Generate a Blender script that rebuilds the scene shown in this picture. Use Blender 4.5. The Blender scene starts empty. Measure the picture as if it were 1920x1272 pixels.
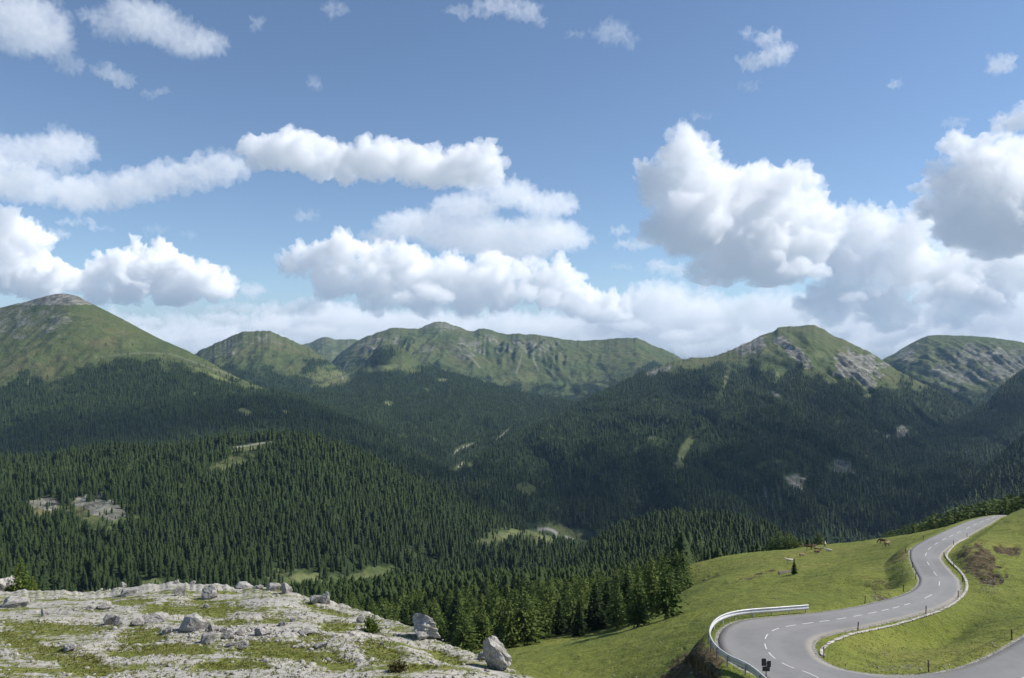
import bpy, bmesh, math, random, time
import numpy as np
from mathutils import Vector, Matrix

T0 = time.time()
PI = math.pi
F = 1464.0      # focal length in photo pixels (1920 wide)
HY = 680.0      # photo row of the horizon
sc = bpy.context.scene
COL = sc.collection

# ------------------------------------------------------------------ camera
cam = bpy.data.cameras.new('camera')
cam_o = bpy.data.objects.new('camera', cam)
COL.objects.link(cam_o)
cam.sensor_width = 36
cam.lens = F / 1920 * 36
cam.shift_y = (HY - 636) / 1920
cam.clip_start = 0.5
cam.clip_end = 200000
cam_o.location = (0, 0, 0)
cam_o.rotation_euler = (PI / 2, 0, 0)
sc.camera = cam_o

# ------------------------------------------------------------------ sun and sky
EL = math.radians(43)
SH = Vector((0.95, 0.12, 0)).normalized()
S = Vector((SH.x * math.cos(EL), SH.y * math.cos(EL), math.sin(EL)))
sl = bpy.data.lights.new('sun', 'SUN')
sl.energy = 5.0
sl.angle = math.radians(0.53)
sl.color = (1.0, 0.95, 0.87)
sun = bpy.data.objects.new('sun', sl)
COL.objects.link(sun)
sun.rotation_euler = S.to_track_quat('Z', 'Y').to_euler()
sun.location = (0, 0, 100)

w = bpy.data.worlds.new('World')
sc.world = w
w.use_nodes = True
wn = w.node_tree
sky = wn.nodes.new('ShaderNodeTexSky')
sky.sky_type = 'NISHITA'
sky.sun_disc = False
sky.sun_elevation = EL
sky.sun_rotation = math.atan2(SH.x, SH.y)
sky.altitude = 2000
sky.air_density = 1.1
sky.dust_density = 0.05
sky.ozone_density = 2.6
wn.links.new(sky.outputs[0], wn.nodes['Background'].inputs[0])
wn.nodes['Background'].inputs[1].default_value = 0.105
# pale glow standing for hazy far country, added to light cloud bases from below
bg2 = wn.nodes.new('ShaderNodeBackground'); bg2.inputs[0].default_value = (0.40, 0.52, 0.66, 1); bg2.inputs[1].default_value = 0.62
tcw = wn.nodes.new('ShaderNodeTexCoord'); sxyz = wn.nodes.new('ShaderNodeSeparateXYZ'); wn.links.new(tcw.outputs['Generated'], sxyz.inputs[0])
mr = wn.nodes.new('ShaderNodeMapRange'); mr.inputs['From Min'].default_value = 0.10; mr.inputs['From Max'].default_value = -0.01; mr.interpolation_type = 'SMOOTHSTEP'
wn.links.new(sxyz.outputs['Z'], mr.inputs['Value'])
mxw = wn.nodes.new('ShaderNodeMixShader'); wn.links.new(mr.outputs[0], mxw.inputs[0]); wn.links.new(wn.nodes['Background'].outputs[0], mxw.inputs[1]); wn.links.new(bg2.outputs[0], mxw.inputs[2])
wn.links.new(mxw.outputs[0], wn.nodes['World Output'].inputs['Surface'])

sc.view_settings.view_transform = 'Standard'
sc.view_settings.look = 'None'
sc.view_settings.exposure = 0.30
sc.view_settings.gamma = 1.0
sc.cycles.max_bounces = 24
sc.cycles.volume_bounces = 24
sc.cycles.diffuse_bounces = 3
sc.cycles.glossy_bounces = 2
sc.cycles.transparent_max_bounces = 16
sc.cycles.use_denoising = True


# ------------------------------------------------------------------ noise
_G = np.array([[1,1,0],[-1,1,0],[1,-1,0],[-1,-1,0],[1,0,1],[-1,0,1],[1,0,-1],[-1,0,-1],[0,1,1],[0,-1,1],[0,1,-1],[0,-1,-1]], float)

def _hash(ix, iy, iz, seed):
    u = np.uint32
    h = (ix.astype(u) * u(374761393) + iy.astype(u) * u(668265263) + iz.astype(u) * u(2147483529) + u((seed * 974711) & 0xffffffff))
    h = (h ^ (h >> u(13))) * u(1274126177)
    h = (h ^ (h >> u(16))) * u(2246822519)
    return h ^ (h >> u(15))

def noise3(x, y, z=None, seed=0):
    x = np.asarray(x, float); y = np.asarray(y, float)
    z = np.zeros_like(x) + (0.37 if z is None else z)
    ix = np.floor(x).astype(np.int64); iy = np.floor(y).astype(np.int64); iz = np.floor(z).astype(np.int64)
    fx = x - ix; fy = y - iy; fz = z - iz
    f = lambda t: t * t * t * (t * (t * 6 - 15) + 10)
    a, b, c = f(fx), f(fy), f(fz)
    def g(i, j, k):
        h = (_hash((ix + i) & 0xffffffff, (iy + j) & 0xffffffff, (iz + k) & 0xffffffff, seed) % np.uint32(12)).astype(int)
        q = _G[h]
        return q[..., 0] * (fx - i) + q[..., 1] * (fy - j) + q[..., 2] * (fz - k)
    L = lambda p, q, t: p + t * (q - p)
    return L(L(L(g(0,0,0), g(1,0,0), a), L(g(0,1,0), g(1,1,0), a), b),
             L(L(g(0,0,1), g(1,0,1), a), L(g(0,1,1), g(1,1,1), a), b), c)

def fbm(x, y, z=None, seed=0, octaves=4, gain=0.5, lac=2.03):
    s = 0; a = 1.0
    for i in range(octaves):
        s = s + a * noise3(x, y, z, seed + i * 17)
        x = x * lac; y = y * lac
        if z is not None: z = z * lac
        a *= gain
    return s

def ridged(x, y, seed=0, octaves=4):
    s = 0; a = 1.0; n = 0
    for i in range(octaves):
        s = s + a * (1 - 2.2 * np.abs(noise3(x, y, None, seed + i * 13)))
        n += a
        x = x * 2.07; y = y * 2.07; a *= 0.5
    return s / n - 0.5

def sstep(a, b, x):
    t = np.clip((x - a) / (b - a), 0, 1)
    return t * t * (3 - 2 * t)


# ------------------------------------------------------------------ small helpers
def tag(o, label=None, cat=None, group=None, kind=None):
    if label: o['label'] = label
    if cat: o['category'] = cat
    if group: o['group'] = group
    if kind: o['kind'] = kind
    return o

def link(name, me, mat=None, parent=None, smooth=False):
    if mat is not None and not me.materials: me.materials.append(mat)
    if smooth: me.shade_smooth()
    o = bpy.data.objects.new(name, me)
    COL.objects.link(o)
    if parent is not None: o.parent = parent
    return o

def empty(name, loc, rz=0.0):
    o = bpy.data.objects.new(name, None)
    COL.objects.link(o)
    o.location = loc; o.rotation_euler = (0, 0, rz)
    return o

def np_mesh(name, V, faces, smooth=True, attrs=None):
    """V (n,3); faces (m,3) or (m,4)"""
    me = bpy.data.meshes.new(name)
    V = np.ascontiguousarray(V, dtype=np.float32); faces = np.ascontiguousarray(faces, dtype=np.int32)
    m, k = faces.shape
    me.vertices.add(len(V)); me.vertices.foreach_set('co', V.ravel())
    me.loops.add(m * k); me.loops.foreach_set('vertex_index', faces.ravel())
    me.polygons.add(m)
    me.polygons.foreach_set('loop_start', np.arange(0, m * k, k, dtype=np.int32))
    me.polygons.foreach_set('loop_total', np.full(m, k, dtype=np.int32))
    me.update(calc_edges=True)
    if attrs:
        for nm, arr in attrs.items():
            a = me.attributes.new(nm, 'FLOAT', 'POINT')
            a.data.foreach_set('value', np.ascontiguousarray(arr, dtype=np.float32).ravel())
    if smooth: me.shade_smooth()
    return me

def curve(pts, x):
    p = sorted(pts)
    return np.interp(x, [q[0] for q in p], [q[1] for q in p])

def smooth1(a, k):
    if k < 1: return a
    ker = np.exp(-0.5 * (np.arange(-3 * k, 3 * k + 1) / k) ** 2); ker /= ker.sum()
    return np.convolve(np.pad(a, 3 * k, mode='edge'), ker, mode='valid')

def pchip(tk, P, t):
    """monotone cubic; tk (K,), P (K,n) -> (len(t), n)"""
    tk = np.asarray(tk, float); h = np.diff(tk)[:, None]
    d = np.diff(P, axis=0) / h
    m = np.zeros_like(P)
    m[0] = d[0]; m[-1] = d[-1]
    if len(tk) > 2:
        s = np.sign(d[:-1]) * np.sign(d[1:])
        hm = 2 * d[:-1] * d[1:] / np.where(np.abs(d[:-1] + d[1:]) < 1e-12, 1e-12, d[:-1] + d[1:])
        m[1:-1] = np.where(s > 0, hm, 0)
    idx = np.clip(np.searchsorted(tk, t, side='right') - 1, 0, len(tk) - 2)
    hh = (tk[idx + 1] - tk[idx])[:, None]; s = ((t - tk[idx])[:, None]) / hh
    return ((2*s**3 - 3*s**2 + 1) * P[idx] + (s**3 - 2*s**2 + s) * hh * m[idx]
            + (-2*s**3 + 3*s**2) * P[idx + 1] + (s**3 - s**2) * hh * m[idx + 1])

def blobmask(x, y, L, soft=0.35, wob=0.0):
    m = np.zeros_like(x)
    if wob:
        n = fbm(x / 14, y / 9, None, 77, 3)
    for b in L:
        cx, cy, rx, ry = b[:4]; a = math.radians(b[4]) if len(b) > 4 else 0
        dx = x - cx; dy = y - cy
        p = (dx * math.cos(a) + dy * math.sin(a)) / rx; q = (-dx * math.sin(a) + dy * math.cos(a)) / ry
        r = np.sqrt(p * p + q * q)
        if wob: r = r + n * wob
        m = np.maximum(m, 1 - sstep(1 - soft, 1 + soft, r))
    return m

def strokemask(x, y, L, soft=0.5):
    m = np.zeros_like(x)
    for pts, wd in L:
        for (x0, y0), (x1, y1) in zip(pts[:-1], pts[1:]):
            dx, dy = x1 - x0, y1 - y0; l2 = dx * dx + dy * dy
            t = np.clip(((x - x0) * dx + (y - y0) * dy) / l2, 0, 1)
            r = np.hypot(x - x0 - t * dx, y - y0 - t * dy) / wd
            m = np.maximum(m, 1 - sstep(1 - soft, 1 + soft, r))
    return m


class Surf:
    """terrain sheet on a fan of bearings: xs photo columns, D depth, Z height, both (nt, nx)"""
    def __init__(self, xs, D, Z):
        self.xs, self.D, self.Z = xs, D, Z
        self.U = (xs - 960) / F
    def col(self, x):
        return float(np.clip(np.interp(x, self.xs, np.arange(len(self.xs))), 0, len(self.xs) - 1.001))
    def height(self, X, Y):
        c = self.col(X / Y * F + 960); i = int(c); f = c - i
        a = np.interp(Y, self.D[:, i], self.Z[:, i]); b = np.interp(Y, self.D[:, i + 1], self.Z[:, i + 1])
        return float(a + (b - a) * f)
    def hit(self, x, y):
        """first ground point seen at photo pixel x, y, from the near side"""
        i = int(round(self.col(x)))
        D = self.D[:, i]; yy = HY - F * self.Z[:, i] / D
        k = np.nonzero(yy <= y)[0]
        k = int(k[0]) if len(k) else int(np.argmin(yy))
        if k > 0 and yy[k - 1] > y:
            t = (yy[k - 1] - y) / (yy[k - 1] - yy[k]); d = D[k - 1] + t * (D[k] - D[k - 1]); z = self.Z[k - 1, i] + t * (self.Z[k, i] - self.Z[k - 1, i])
        else:
            d = D[k]; z = self.Z[k, i]
        return Vector(((x - 960) / F * d, d, z))
    def mesh(self, name, attrs=None):
        nt, nx = self.D.shape
        X = self.D * self.U[None, :]
        V = np.stack([X, self.D, self.Z], -1).reshape(-1, 3)
        i = np.arange(nt * nx).reshape(nt, nx)
        f = np.stack([i[:-1, :-1], i[:-1, 1:], i[1:, 1:], i[1:, :-1]], -1).reshape(-1, 4)
        return np_mesh(name, V, f, True, {k: v.ravel() for k, v in (attrs or {}).items()})


# ------------------------------------------------------------------ node materials
class NT:
    def __init__(self, name, rough=0.9, spec=0.2):
        self.m = bpy.data.materials.new(name); self.m.use_nodes = True
        self.t = self.m.node_tree; self.n = self.t.nodes
        self.b = self.n['Principled BSDF']
        self.b.inputs['Roughness'].default_value = rough
        self.b.inputs['Specular IOR Level'].default_value = spec
        self.pos = self.n.new('ShaderNodeNewGeometry').outputs['Position']
    def lk(self, a, b): self.t.links.new(a, b)
    def noise(self, scale, detail=4, rough=0.55, stretch=None, vec=None, dist=0.0):
        n = self.n.new('ShaderNodeTexNoise'); n.inputs['Scale'].default_value = scale
        n.inputs['Detail'].default_value = detail; n.inputs['Roughness'].default_value = rough; n.inputs['Distortion'].default_value = dist
        v = vec or self.pos
        if stretch:
            mp = self.n.new('ShaderNodeMapping'); mp.inputs['Scale'].default_value = stretch; self.lk(v, mp.inputs[0]); v = mp.outputs[0]
        self.lk(v, n.inputs['Vector']); return n.outputs['Fac']
    def voro(self, scale, feat='F1', out='Distance', vec=None, stretch=None):
        n = self.n.new('ShaderNodeTexVoronoi'); n.feature = feat; n.inputs['Scale'].default_value = scale
        v = vec or self.pos
        if stretch:
            mp = self.n.new('ShaderNodeMapping'); mp.inputs['Scale'].default_value = stretch; self.lk(v, mp.inputs[0]); v = mp.outputs[0]
        self.lk(v, n.inputs['Vector']); return n.outputs[out]
    def ramp(self, fac, stops):
        r = self.n.new('ShaderNodeValToRGB'); e = r.color_ramp.elements
        while len(e) < len(stops): e.new(0.5)
        for q, (p, c) in zip(e, stops):
            q.position = p; q.color = (c[0], c[1], c[2], 1) if hasattr(c, '__len__') else (c, c, c, 1)
        self.lk(fac, r.inputs[0]); return r.outputs[0]
    def mix(self, f, a, b, mode='MIX'):
        n = self.n.new('ShaderNodeMix'); n.data_type = 'RGBA'; n.blend_type = mode
        for s, v in ((n.inputs[0], f), (n.inputs[6], a), (n.inputs[7], b)):
            if hasattr(v, 'is_linked') or hasattr(v, 'links'): self.lk(v, s)
            elif hasattr(v, '__len__'): s.default_value = (v[0], v[1], v[2], 1)
            else: s.default_value = v
        return n.outputs[2]
    def math(self, op, a, b=0.0, clamp=False):
        n = self.n.new('ShaderNodeMath'); n.operation = op; n.use_clamp = clamp
        for s, v in zip(n.inputs, (a, b)):
            if hasattr(v, 'links'): self.lk(v, s)
            else: s.default_value = v
        return n.outputs[0]
    def attr(self, nm):
        a = self.n.new('ShaderNodeAttribute'); a.attribute_name = nm; return a.outputs['Fac']
    def objrand(self):
        return self.n.new('ShaderNodeObjectInfo').outputs['Random']
    def bump(self, h, strength, dist, prev=None):
        n = self.n.new('ShaderNodeBump'); n.inputs['Strength'].default_value = strength; n.inputs['Distance'].default_value = dist
        self.lk(h, n.inputs['Height'])
        if prev: self.lk(prev, n.inputs['Normal'])
        return n.outputs[0]
    def out(self, col=None, normal=None):
        if col is not None:
            if hasattr(col, 'links'): self.lk(col, self.b.inputs['Base Color'])
            else: self.b.inputs['Base Color'].default_value = (col[0], col[1], col[2], 1)
        if normal is not None: self.lk(normal, self.b.inputs['Normal'])
        return self.m

def mat_mountain():
    t = NT('mountain_ground', 0.95, 0.1)
    big = t.noise(0.0035, 5, 0.6); mid = t.noise(0.02, 5, 0.65); fine = t.noise(0.12, 3, 0.6)
    grass = t.ramp(big, [(0.32, (0.050, 0.082, 0.024)), (0.5, (0.082, 0.102, 0.034)), (0.68, (0.120, 0.108, 0.050))])
    grass = t.mix(t.ramp(mid, [(0.42, 0.0), (0.62, 0.75)]), grass, (0.045, 0.078, 0.022))
    grass = t.mix(t.ramp(fine, [(0.35, 0.0), (0.7, 0.45)]), grass, (0.14, 0.14, 0.07))
    rock = t.ramp(t.noise(0.03, 6, 0.7, (1, 1, 0.35)), [(0.32, (0.070, 0.074, 0.056)), (0.5, (0.165, 0.162, 0.132)), (0.68, (0.38, 0.365, 0.31))])
    rm = t.math('MULTIPLY', t.math('ADD', t.attr('rock'), t.math('MULTIPLY', t.math('SUBTRACT', t.noise(0.016, 6, 0.72), 0.5), 2.3)), t.attr('rock'))
    rf = t.ramp(rm, [(0.30, 0.0), (0.62, 1.0)])
    c = t.mix(rf, grass, rock)
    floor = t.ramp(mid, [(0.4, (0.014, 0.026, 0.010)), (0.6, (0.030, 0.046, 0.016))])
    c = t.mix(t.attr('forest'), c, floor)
    bare = t.ramp(fine, [(0.3, (0.085, 0.115, 0.038)), (0.6, (0.150, 0.162, 0.072))])
    c = t.mix(t.attr('bare'), c, bare)
    c = t.mix(t.attr('track'), c, t.ramp(fine, [(0.3, (0.26, 0.24, 0.19)), (0.7, (0.44, 0.42, 0.37))]))
    nb = t.bump(mid, 0.75, 14.0); nb = t.bump(fine, 0.8, 3.0, nb)
    return t.out(c, nb)

def mat_meadow():
    t = NT('meadow_grass', 0.95, 0.12)
    big = t.noise(0.035, 5, 0.6); mid = t.noise(0.35, 5, 0.65); fine = t.noise(3.0, 4, 0.7); ter = t.noise(0.5, 5, 0.7, (0.45, 1.0, 3.0))
    g = t.ramp(big, [(0.30, (0.105, 0.145, 0.023)), (0.5, (0.160, 0.192, 0.032)), (0.70, (0.220, 0.222, 0.050))])
    g = t.mix(t.ramp(mid, [(0.42, 0.0), (0.70, 0.50)]), g, (0.080, 0.100, 0.020))
    g = t.mix(t.ramp(fine, [(0.45, 0.0), (0.72, 0.75)]), g, (0.19, 0.18, 0.070))
    g = t.mix(t.ramp(ter, [(0.56, 0.0), (0.70, 0.40)]), g, (0.105, 0.088, 0.035))
    dirt = t.ramp(t.noise(1.3, 6, 0.75), [(0.34, (0.035, 0.030, 0.016)), (0.5, (0.085, 0.066, 0.034)), (0.68, (0.17, 0.135, 0.085))])
    dm = t.math('ADD', t.attr('bare'), t.math('MULTIPLY', t.math('SUBTRACT', t.noise(0.55, 6, 0.8), 0.5), 2.4))
    df = t.math('MULTIPLY', t.ramp(dm, [(0.45, 0.0), (0.70, 1.0)]), t.ramp(t.attr('bare'), [(0.02, 0.0), (0.2, 1.0)]))
    c = t.mix(df, g, dirt)
    grav = t.ramp(t.noise(5.0, 5, 0.8), [(0.4, (0.13, 0.12, 0.10)), (0.62, (0.42, 0.41, 0.38))])
    gm = t.math('MULTIPLY', t.ramp(t.math('ADD', t.attr('gravel'), t.math('SUBTRACT', t.noise(1.6, 5, 0.8), 0.5)), [(0.42, 0.0), (0.62, 1.0)]), t.ramp(t.attr('gravel'), [(0.02, 0.0), (0.2, 1.0)]))
    c = t.mix(gm, c, grav)
    c = t.mix(t.attr('forest'), c, t.ramp(mid, [(0.4, (0.035, 0.050, 0.016)), (0.6, (0.070, 0.085, 0.028))]))
    nb = t.bump(mid, 1.0, 0.8); nb = t.bump(fine, 0.9, 0.22, nb)
    return t.out(c, nb)

def mat_plateau():
    t = NT('limestone_ground', 0.95, 0.15)
    n1 = t.noise(0.8, 6, 0.7, (0.45, 1.7, 1)); n2 = t.noise(4.0, 5, 0.75); n3 = t.noise(14.0, 3, 0.7); big = t.noise(0.12, 4, 0.6)
    rock = t.ramp(n2, [(0.30, (0.23, 0.215, 0.185)), (0.46, (0.37, 0.35, 0.31)), (0.64, (0.54, 0.515, 0.46))])
    rock = t.mix(t.ramp(t.noise(0.16, 4, 0.6, (0.6, 1.3, 1)), [(0.46, 0.0), (0.56, 0.75)]), rock, t.ramp(n3, [(0.3, (0.31, 0.30, 0.275)), (0.7, (0.41, 0.395, 0.36))]))
    rock = t.mix(t.ramp(n1, [(0.56, 0.0), (0.68, 0.6)]), rock, (0.58, 0.565, 0.54))
    rock = t.mix(t.ramp(t.voro(2.2, 'DISTANCE_TO_EDGE', stretch=(0.6, 1.6, 1)), [(0.0, 0.55), (0.05, 0.0)]), rock, (0.10, 0.095, 0.08))
    gr = t.ramp(t.noise(1.4, 5, 0.7), [(0.33, (0.075, 0.098, 0.018)), (0.5, (0.140, 0.160, 0.034)), (0.68, (0.215, 0.200, 0.070))])
    gr = t.mix(t.ramp(n3, [(0.5, 0.0), (0.75, 0.4)]), gr, (0.060, 0.076, 0.018))
    gm = t.math('ADD', t.attr('grass'), t.math('MULTIPLY', t.math('SUBTRACT', n1, 0.5), 1.7))
    gm = t.math('ADD', gm, t.math('MULTIPLY', t.math('SUBTRACT', n2, 0.5), 1.0)); gm = t.math('ADD', gm, t.math('MULTIPLY', t.math('SUBTRACT', t.noise(0.22, 4, 0.6, (0.5, 1.4, 1)), 0.5), 1.3))
    gf = t.ramp(gm, [(0.44, 0.0), (0.60, 1.0)])
    c = t.mix(gf, rock, gr)
    tuft = t.math('MULTIPLY', t.ramp(t.voro(2.6), [(0.16, 1.0), (0.26, 0.0)]), t.ramp(n1, [(0.42, 0.0), (0.5, 1.0)]))
    c = t.mix(t.math('MULTIPLY', tuft, 0.8), c, (0.070, 0.080, 0.022))
    nb = t.bump(n1, 0.7, 0.28); nb = t.bump(n2, 0.55, 0.07, nb); nb = t.bump(n3, 0.4, 0.02, nb)
    return t.out(c, nb)

def mat_rock():
    t = NT('weathered_limestone', 0.93, 0.15)
    tc = t.n.new('ShaderNodeTexCoord').outputs['Object']
    n1 = t.noise(2.2, 6, 0.75, vec=tc); n2 = t.noise(9, 5, 0.75, vec=tc)
    c = t.ramp(n2, [(0.34, (0.20, 0.185, 0.17)), (0.5, (0.40, 0.38, 0.35)), (0.66, (0.60, 0.575, 0.53))])
    c = t.mix(t.ramp(n1, [(0.50, 0.0), (0.62, 0.65)]), c, (0.145, 0.135, 0.13))
    c = t.mix(t.ramp(t.noise(1.2, 4, 0.6, vec=tc), [(0.60, 0.0), (0.66, 0.5)]), c, (0.15, 0.13, 0.06))
    crack = t.ramp(t.voro(1.9, 'DISTANCE_TO_EDGE', vec=tc, stretch=(1, 1, 1.7)), [(0.0, 1.0), (0.035, 0.0)])
    c = t.mix(t.math('MULTIPLY', crack, 0.6), c, (0.07, 0.065, 0.06))
    nb = t.bump(n1, 0.9, 0.18); nb = t.bump(n2, 0.8, 0.05, nb)
    return t.out(c, nb)

def mat_needles(name, dark, lite, warm):
    t = NT(name, 0.75, 0.15)
    tr = t.attr('tint')
    c = t.ramp(tr, [(0.0, dark), (0.6, lite), (1.0, warm)])
    c = t.mix(t.math('MULTIPLY', t.objrand(), 0.55), c, warm)
    m = t.out(c)
    tl = t.n.new('ShaderNodeBsdfTranslucent'); t.lk(c, tl.inputs[0]); mx = t.n.new('ShaderNodeMixShader'); mx.inputs[0].default_value = 0.2
    t.lk(t.b.outputs[0], mx.inputs[1]); t.lk(tl.outputs[0], mx.inputs[2]); t.lk(mx.outputs[0], t.n['Material Output'].inputs['Surface'])
    return m

def mat_plain(name, col, rough=0.8, spec=0.3, var=0.15, scale=3.0, metal=0.0):
    t = NT(name, rough, spec)
    t.b.inputs['Metallic'].default_value = metal
    tc = t.n.new('ShaderNodeTexCoord').outputs['Object']
    n = t.noise(scale, 5, 0.7, vec=tc)
    a = tuple(v * (1 - var) for v in col); b = tuple(min(1, v * (1 + var)) for v in col)
    return t.out(t.ramp(n, [(0.3, a), (0.7, b)]), t.bump(n, 0.3, 0.01))

def mat_asphalt():
    t = NT('asphalt', 0.85, 0.3)
    big = t.noise(0.09, 4, 0.6); mid = t.noise(1.1, 5, 0.7); fine = t.noise(30, 3, 0.7)
    c = t.ramp(big, [(0.35, (0.165, 0.163, 0.160)), (0.65, (0.225, 0.221, 0.215))])
    c = t.mix(t.ramp(mid, [(0.42, 0.0), (0.7, 0.35)]), c, (0.125, 0.123, 0.120))
    c = t.mix(t.ramp(fine, [(0.4, 0.0), (0.7, 0.4)]), c, (0.24, 0.235, 0.23))
    a = t.attr('across')                     # polished wheel paths along the lane
    wv = t.math('SINE', t.math('MULTIPLY', t.math('ADD', a, t.math('MULTIPLY', t.noise(0.25, 2, 0.5), 0.06)), 4 * PI))
    c = t.mix(t.ramp(wv, [(0.1, 0.0), (1.0, 0.42)]), c, (0.235, 0.232, 0.23))
    cr = t.ramp(t.voro(0.33, 'DISTANCE_TO_EDGE'), [(0.0, 1.0), (0.006, 0.0)])
    c = t.mix(t.math('MULTIPLY', t.math('MULTIPLY', cr, t.ramp(big, [(0.5, 0.0), (0.6, 1.0)])), 0.5), c, (0.07, 0.07, 0.075))
    c = t.mix(t.attr('dust'), c, t.ramp(fine, [(0.3, (0.20, 0.18, 0.14)), (0.7, (0.33, 0.30, 0.25))]))
    return t.out(c, t.bump(mid, 0.25, 0.03))

M_MTN = mat_mountain(); M_MEADOW = mat_meadow(); M_PLAT = mat_plateau(); M_ROCK = mat_rock(); M_ASPH = mat_asphalt()
M_SPRUCE = mat_needles('spruce_needles', (0.005, 0.015, 0.006), (0.014, 0.034, 0.011), (0.044, 0.068, 0.017))
M_LARCH = mat_needles('larch_needles', (0.032, 0.064, 0.016), (0.080, 0.126, 0.026), (0.155, 0.185, 0.040))
M_BRIGHT = mat_needles('young_needles', (0.050, 0.090, 0.014), (0.090, 0.135, 0.020), (0.140, 0.170, 0.028))
M_BUSHY = mat_needles('bushy_leaves', (0.040, 0.075, 0.016), (0.080, 0.120, 0.024), (0.120, 0.150, 0.030))
M_BARK = mat_plain('bark', (0.085, 0.062, 0.045), 0.95, 0.1, 0.4, 6)


# ------------------------------------------------------------------ mountains
FOREST = []     # scattered positions for the far wood: x, y, z, height, tint offset

def layer(name, x0, x1, dx, curves, rows, noise=None, crest_i=-1, crest_rough=0.0, seed=1, smooth_px=6,
          forest=None, rock=None, bare=None, track=None, mat=M_MTN, spacing=7.0, th=(11, 17), keep=None, behind=250, drop=120, front=True):
    xs = np.arange(x0, x1 + dx, dx)
    K = len(curves); tk = []; Ds = []; Zs = []
    yc = []; dc = []
    for (yp, dp) in curves:
        y = smooth1(curve(yp, xs), max(1, int(smooth_px / dx))); d = smooth1(curve(dp, xs), int(30 / dx))
        yc.append(y); dc.append(d)
    if crest_rough:
        yc[-1] = yc[-1] + crest_rough * (fbm(xs / 22, xs * 0 + seed, None, seed, 4) + 0.7 * fbm(xs / 5, xs * 0 + seed, None, seed + 5, 2))
    if front:   # run on below the lowest visible line
        yc.insert(0, yc[0] + 90); dc.insert(0, dc[0] * 0.86)
    P = np.array([np.array(dc), np.array([(HY - y) / F * d for y, d in zip(yc, dc)])])
    K = P.shape[1]
    tk = np.arange(K, dtype=float)
    nb = 10
    t = np.linspace(0, K - 1, rows)
    D = pchip(tk, P[0], t); Z = pchip(tk, P[1], t)
    D = np.maximum.accumulate(D + np.arange(rows)[:, None] * 0.01, axis=0)
    tb = np.linspace(0, 1, nb + 1)[1:, None]
    D = np.vstack([D, D[-1] + behind * tb]); Z = np.vstack([Z, Z[-1] - drop * tb ** 1.6])
    tt = np.concatenate([t / (K - 1), 1 + tb[:, 0] * 0.3])
    X = D * ((xs - 960) / F)[None, :]
    px = np.repeat(xs[None, :], D.shape[0], 0); py0 = HY - F * Z / D
    TT = np.repeat(tt[:, None], len(xs), 1)
    if noise is not None:
        env = np.clip((1 - TT) * 5, 0, 1) ** 0.8
        env = np.where(TT > 1, 0, env)
        Z = Z + noise(X, D, px, py0, TT) * env * np.clip(TT * 8, 0.35, 1)
    py = HY - F * Z / D
    s = Surf(xs, D, Z)
    A = {}
    A['rock'] = rock(px, py, X, D, TT) if rock else np.zeros_like(D)
    A['bare'] = bare(px, py, X, D, TT) if bare else np.zeros_like(D)
    A['track'] = track(px, py, X, D, TT) if track else np.zeros_like(D)
    fm = forest(px, py, X, D, TT) if forest else np.zeros_like(D)
    fm = fm * (1 - np.clip(A['bare'] + A['track'], 0, 1))
    A['forest'] = np.clip(fm * 1.3, 0, 1)
    me = s.mesh(name, A)
    o = link(name, me, mat)
    tag(o, kind='structure')
    if forest is not None:
        rng = np.random.default_rng(seed)
        dX = np.abs(X[:-1, 1:] - X[:-1, :-1]); dY = np.abs(D[1:, :-1] - D[:-1, :-1])
        area = dX * dY
        f = fm[:-1, :-1]
        exp = area / spacing ** 2 * f
        vis = (px[:-1, :-1] > -60) & (px[:-1, :-1] < 1980)
        exp = exp * np.where(vis, 1, 0.35)
        cnt = rng.poisson(exp)
        ii, jj = np.nonzero(cnt); c = cnt[ii, jj]
        ii = np.repeat(ii, c); jj = np.repeat(jj, c)
        a = rng.random(len(ii)); b = rng.random(len(ii))
        def bl(Q): return (Q[ii, jj] * (1 - a) * (1 - b) + Q[ii, jj + 1] * a * (1 - b) + Q[ii + 1, jj] * (1 - a) * b + Q[ii + 1, jj + 1] * a * b)
        x_, y_, z_ = bl(X), bl(D), bl(Z); ff = bl(fm)
        h = rng.uniform(th[0], th[1], len(ii)) * (0.55 + 0.45 * np.clip(ff, 0, 1)) * (1 + 0.30 * rng.standard_normal(len(ii)).clip(-1.9, 1.5))
        big = fbm(x_ / 160, y_ / 160, None, 5, 3)
        FOREST.append((x_, y_, z_, np.maximum(h, 3), big))
    print(name, D.shape, 'trees', 0 if forest is None else len(FOREST[-1][0]), round(time.time() - T0, 1))
    return s

def treeline(pts, amp=18, sc_=60, seed=3, edge=10):
    """1 below (on the photo) a tree line, fading out above it with ragged tongues"""
    def f(px, py, X, D, TT):
        n = fbm(px / sc_, py / (sc_ * 0.6), None, seed, 4) * amp * 1.6
        y = curve(pts, px[0])[None, :] + n
        m = sstep(-edge, edge, py - y)
        sparse = sstep(-edge * 5, 0, py - y) * 0.10
        gaps = sstep(0.78, 0.95, fbm(X / 120, D / 120, None, seed + 9, 3) + 0.1)
        return np.maximum(m * (1 - 0.8 * gaps), sparse)
    return f

def C(ys, ds): return (ys, ds)

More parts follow.
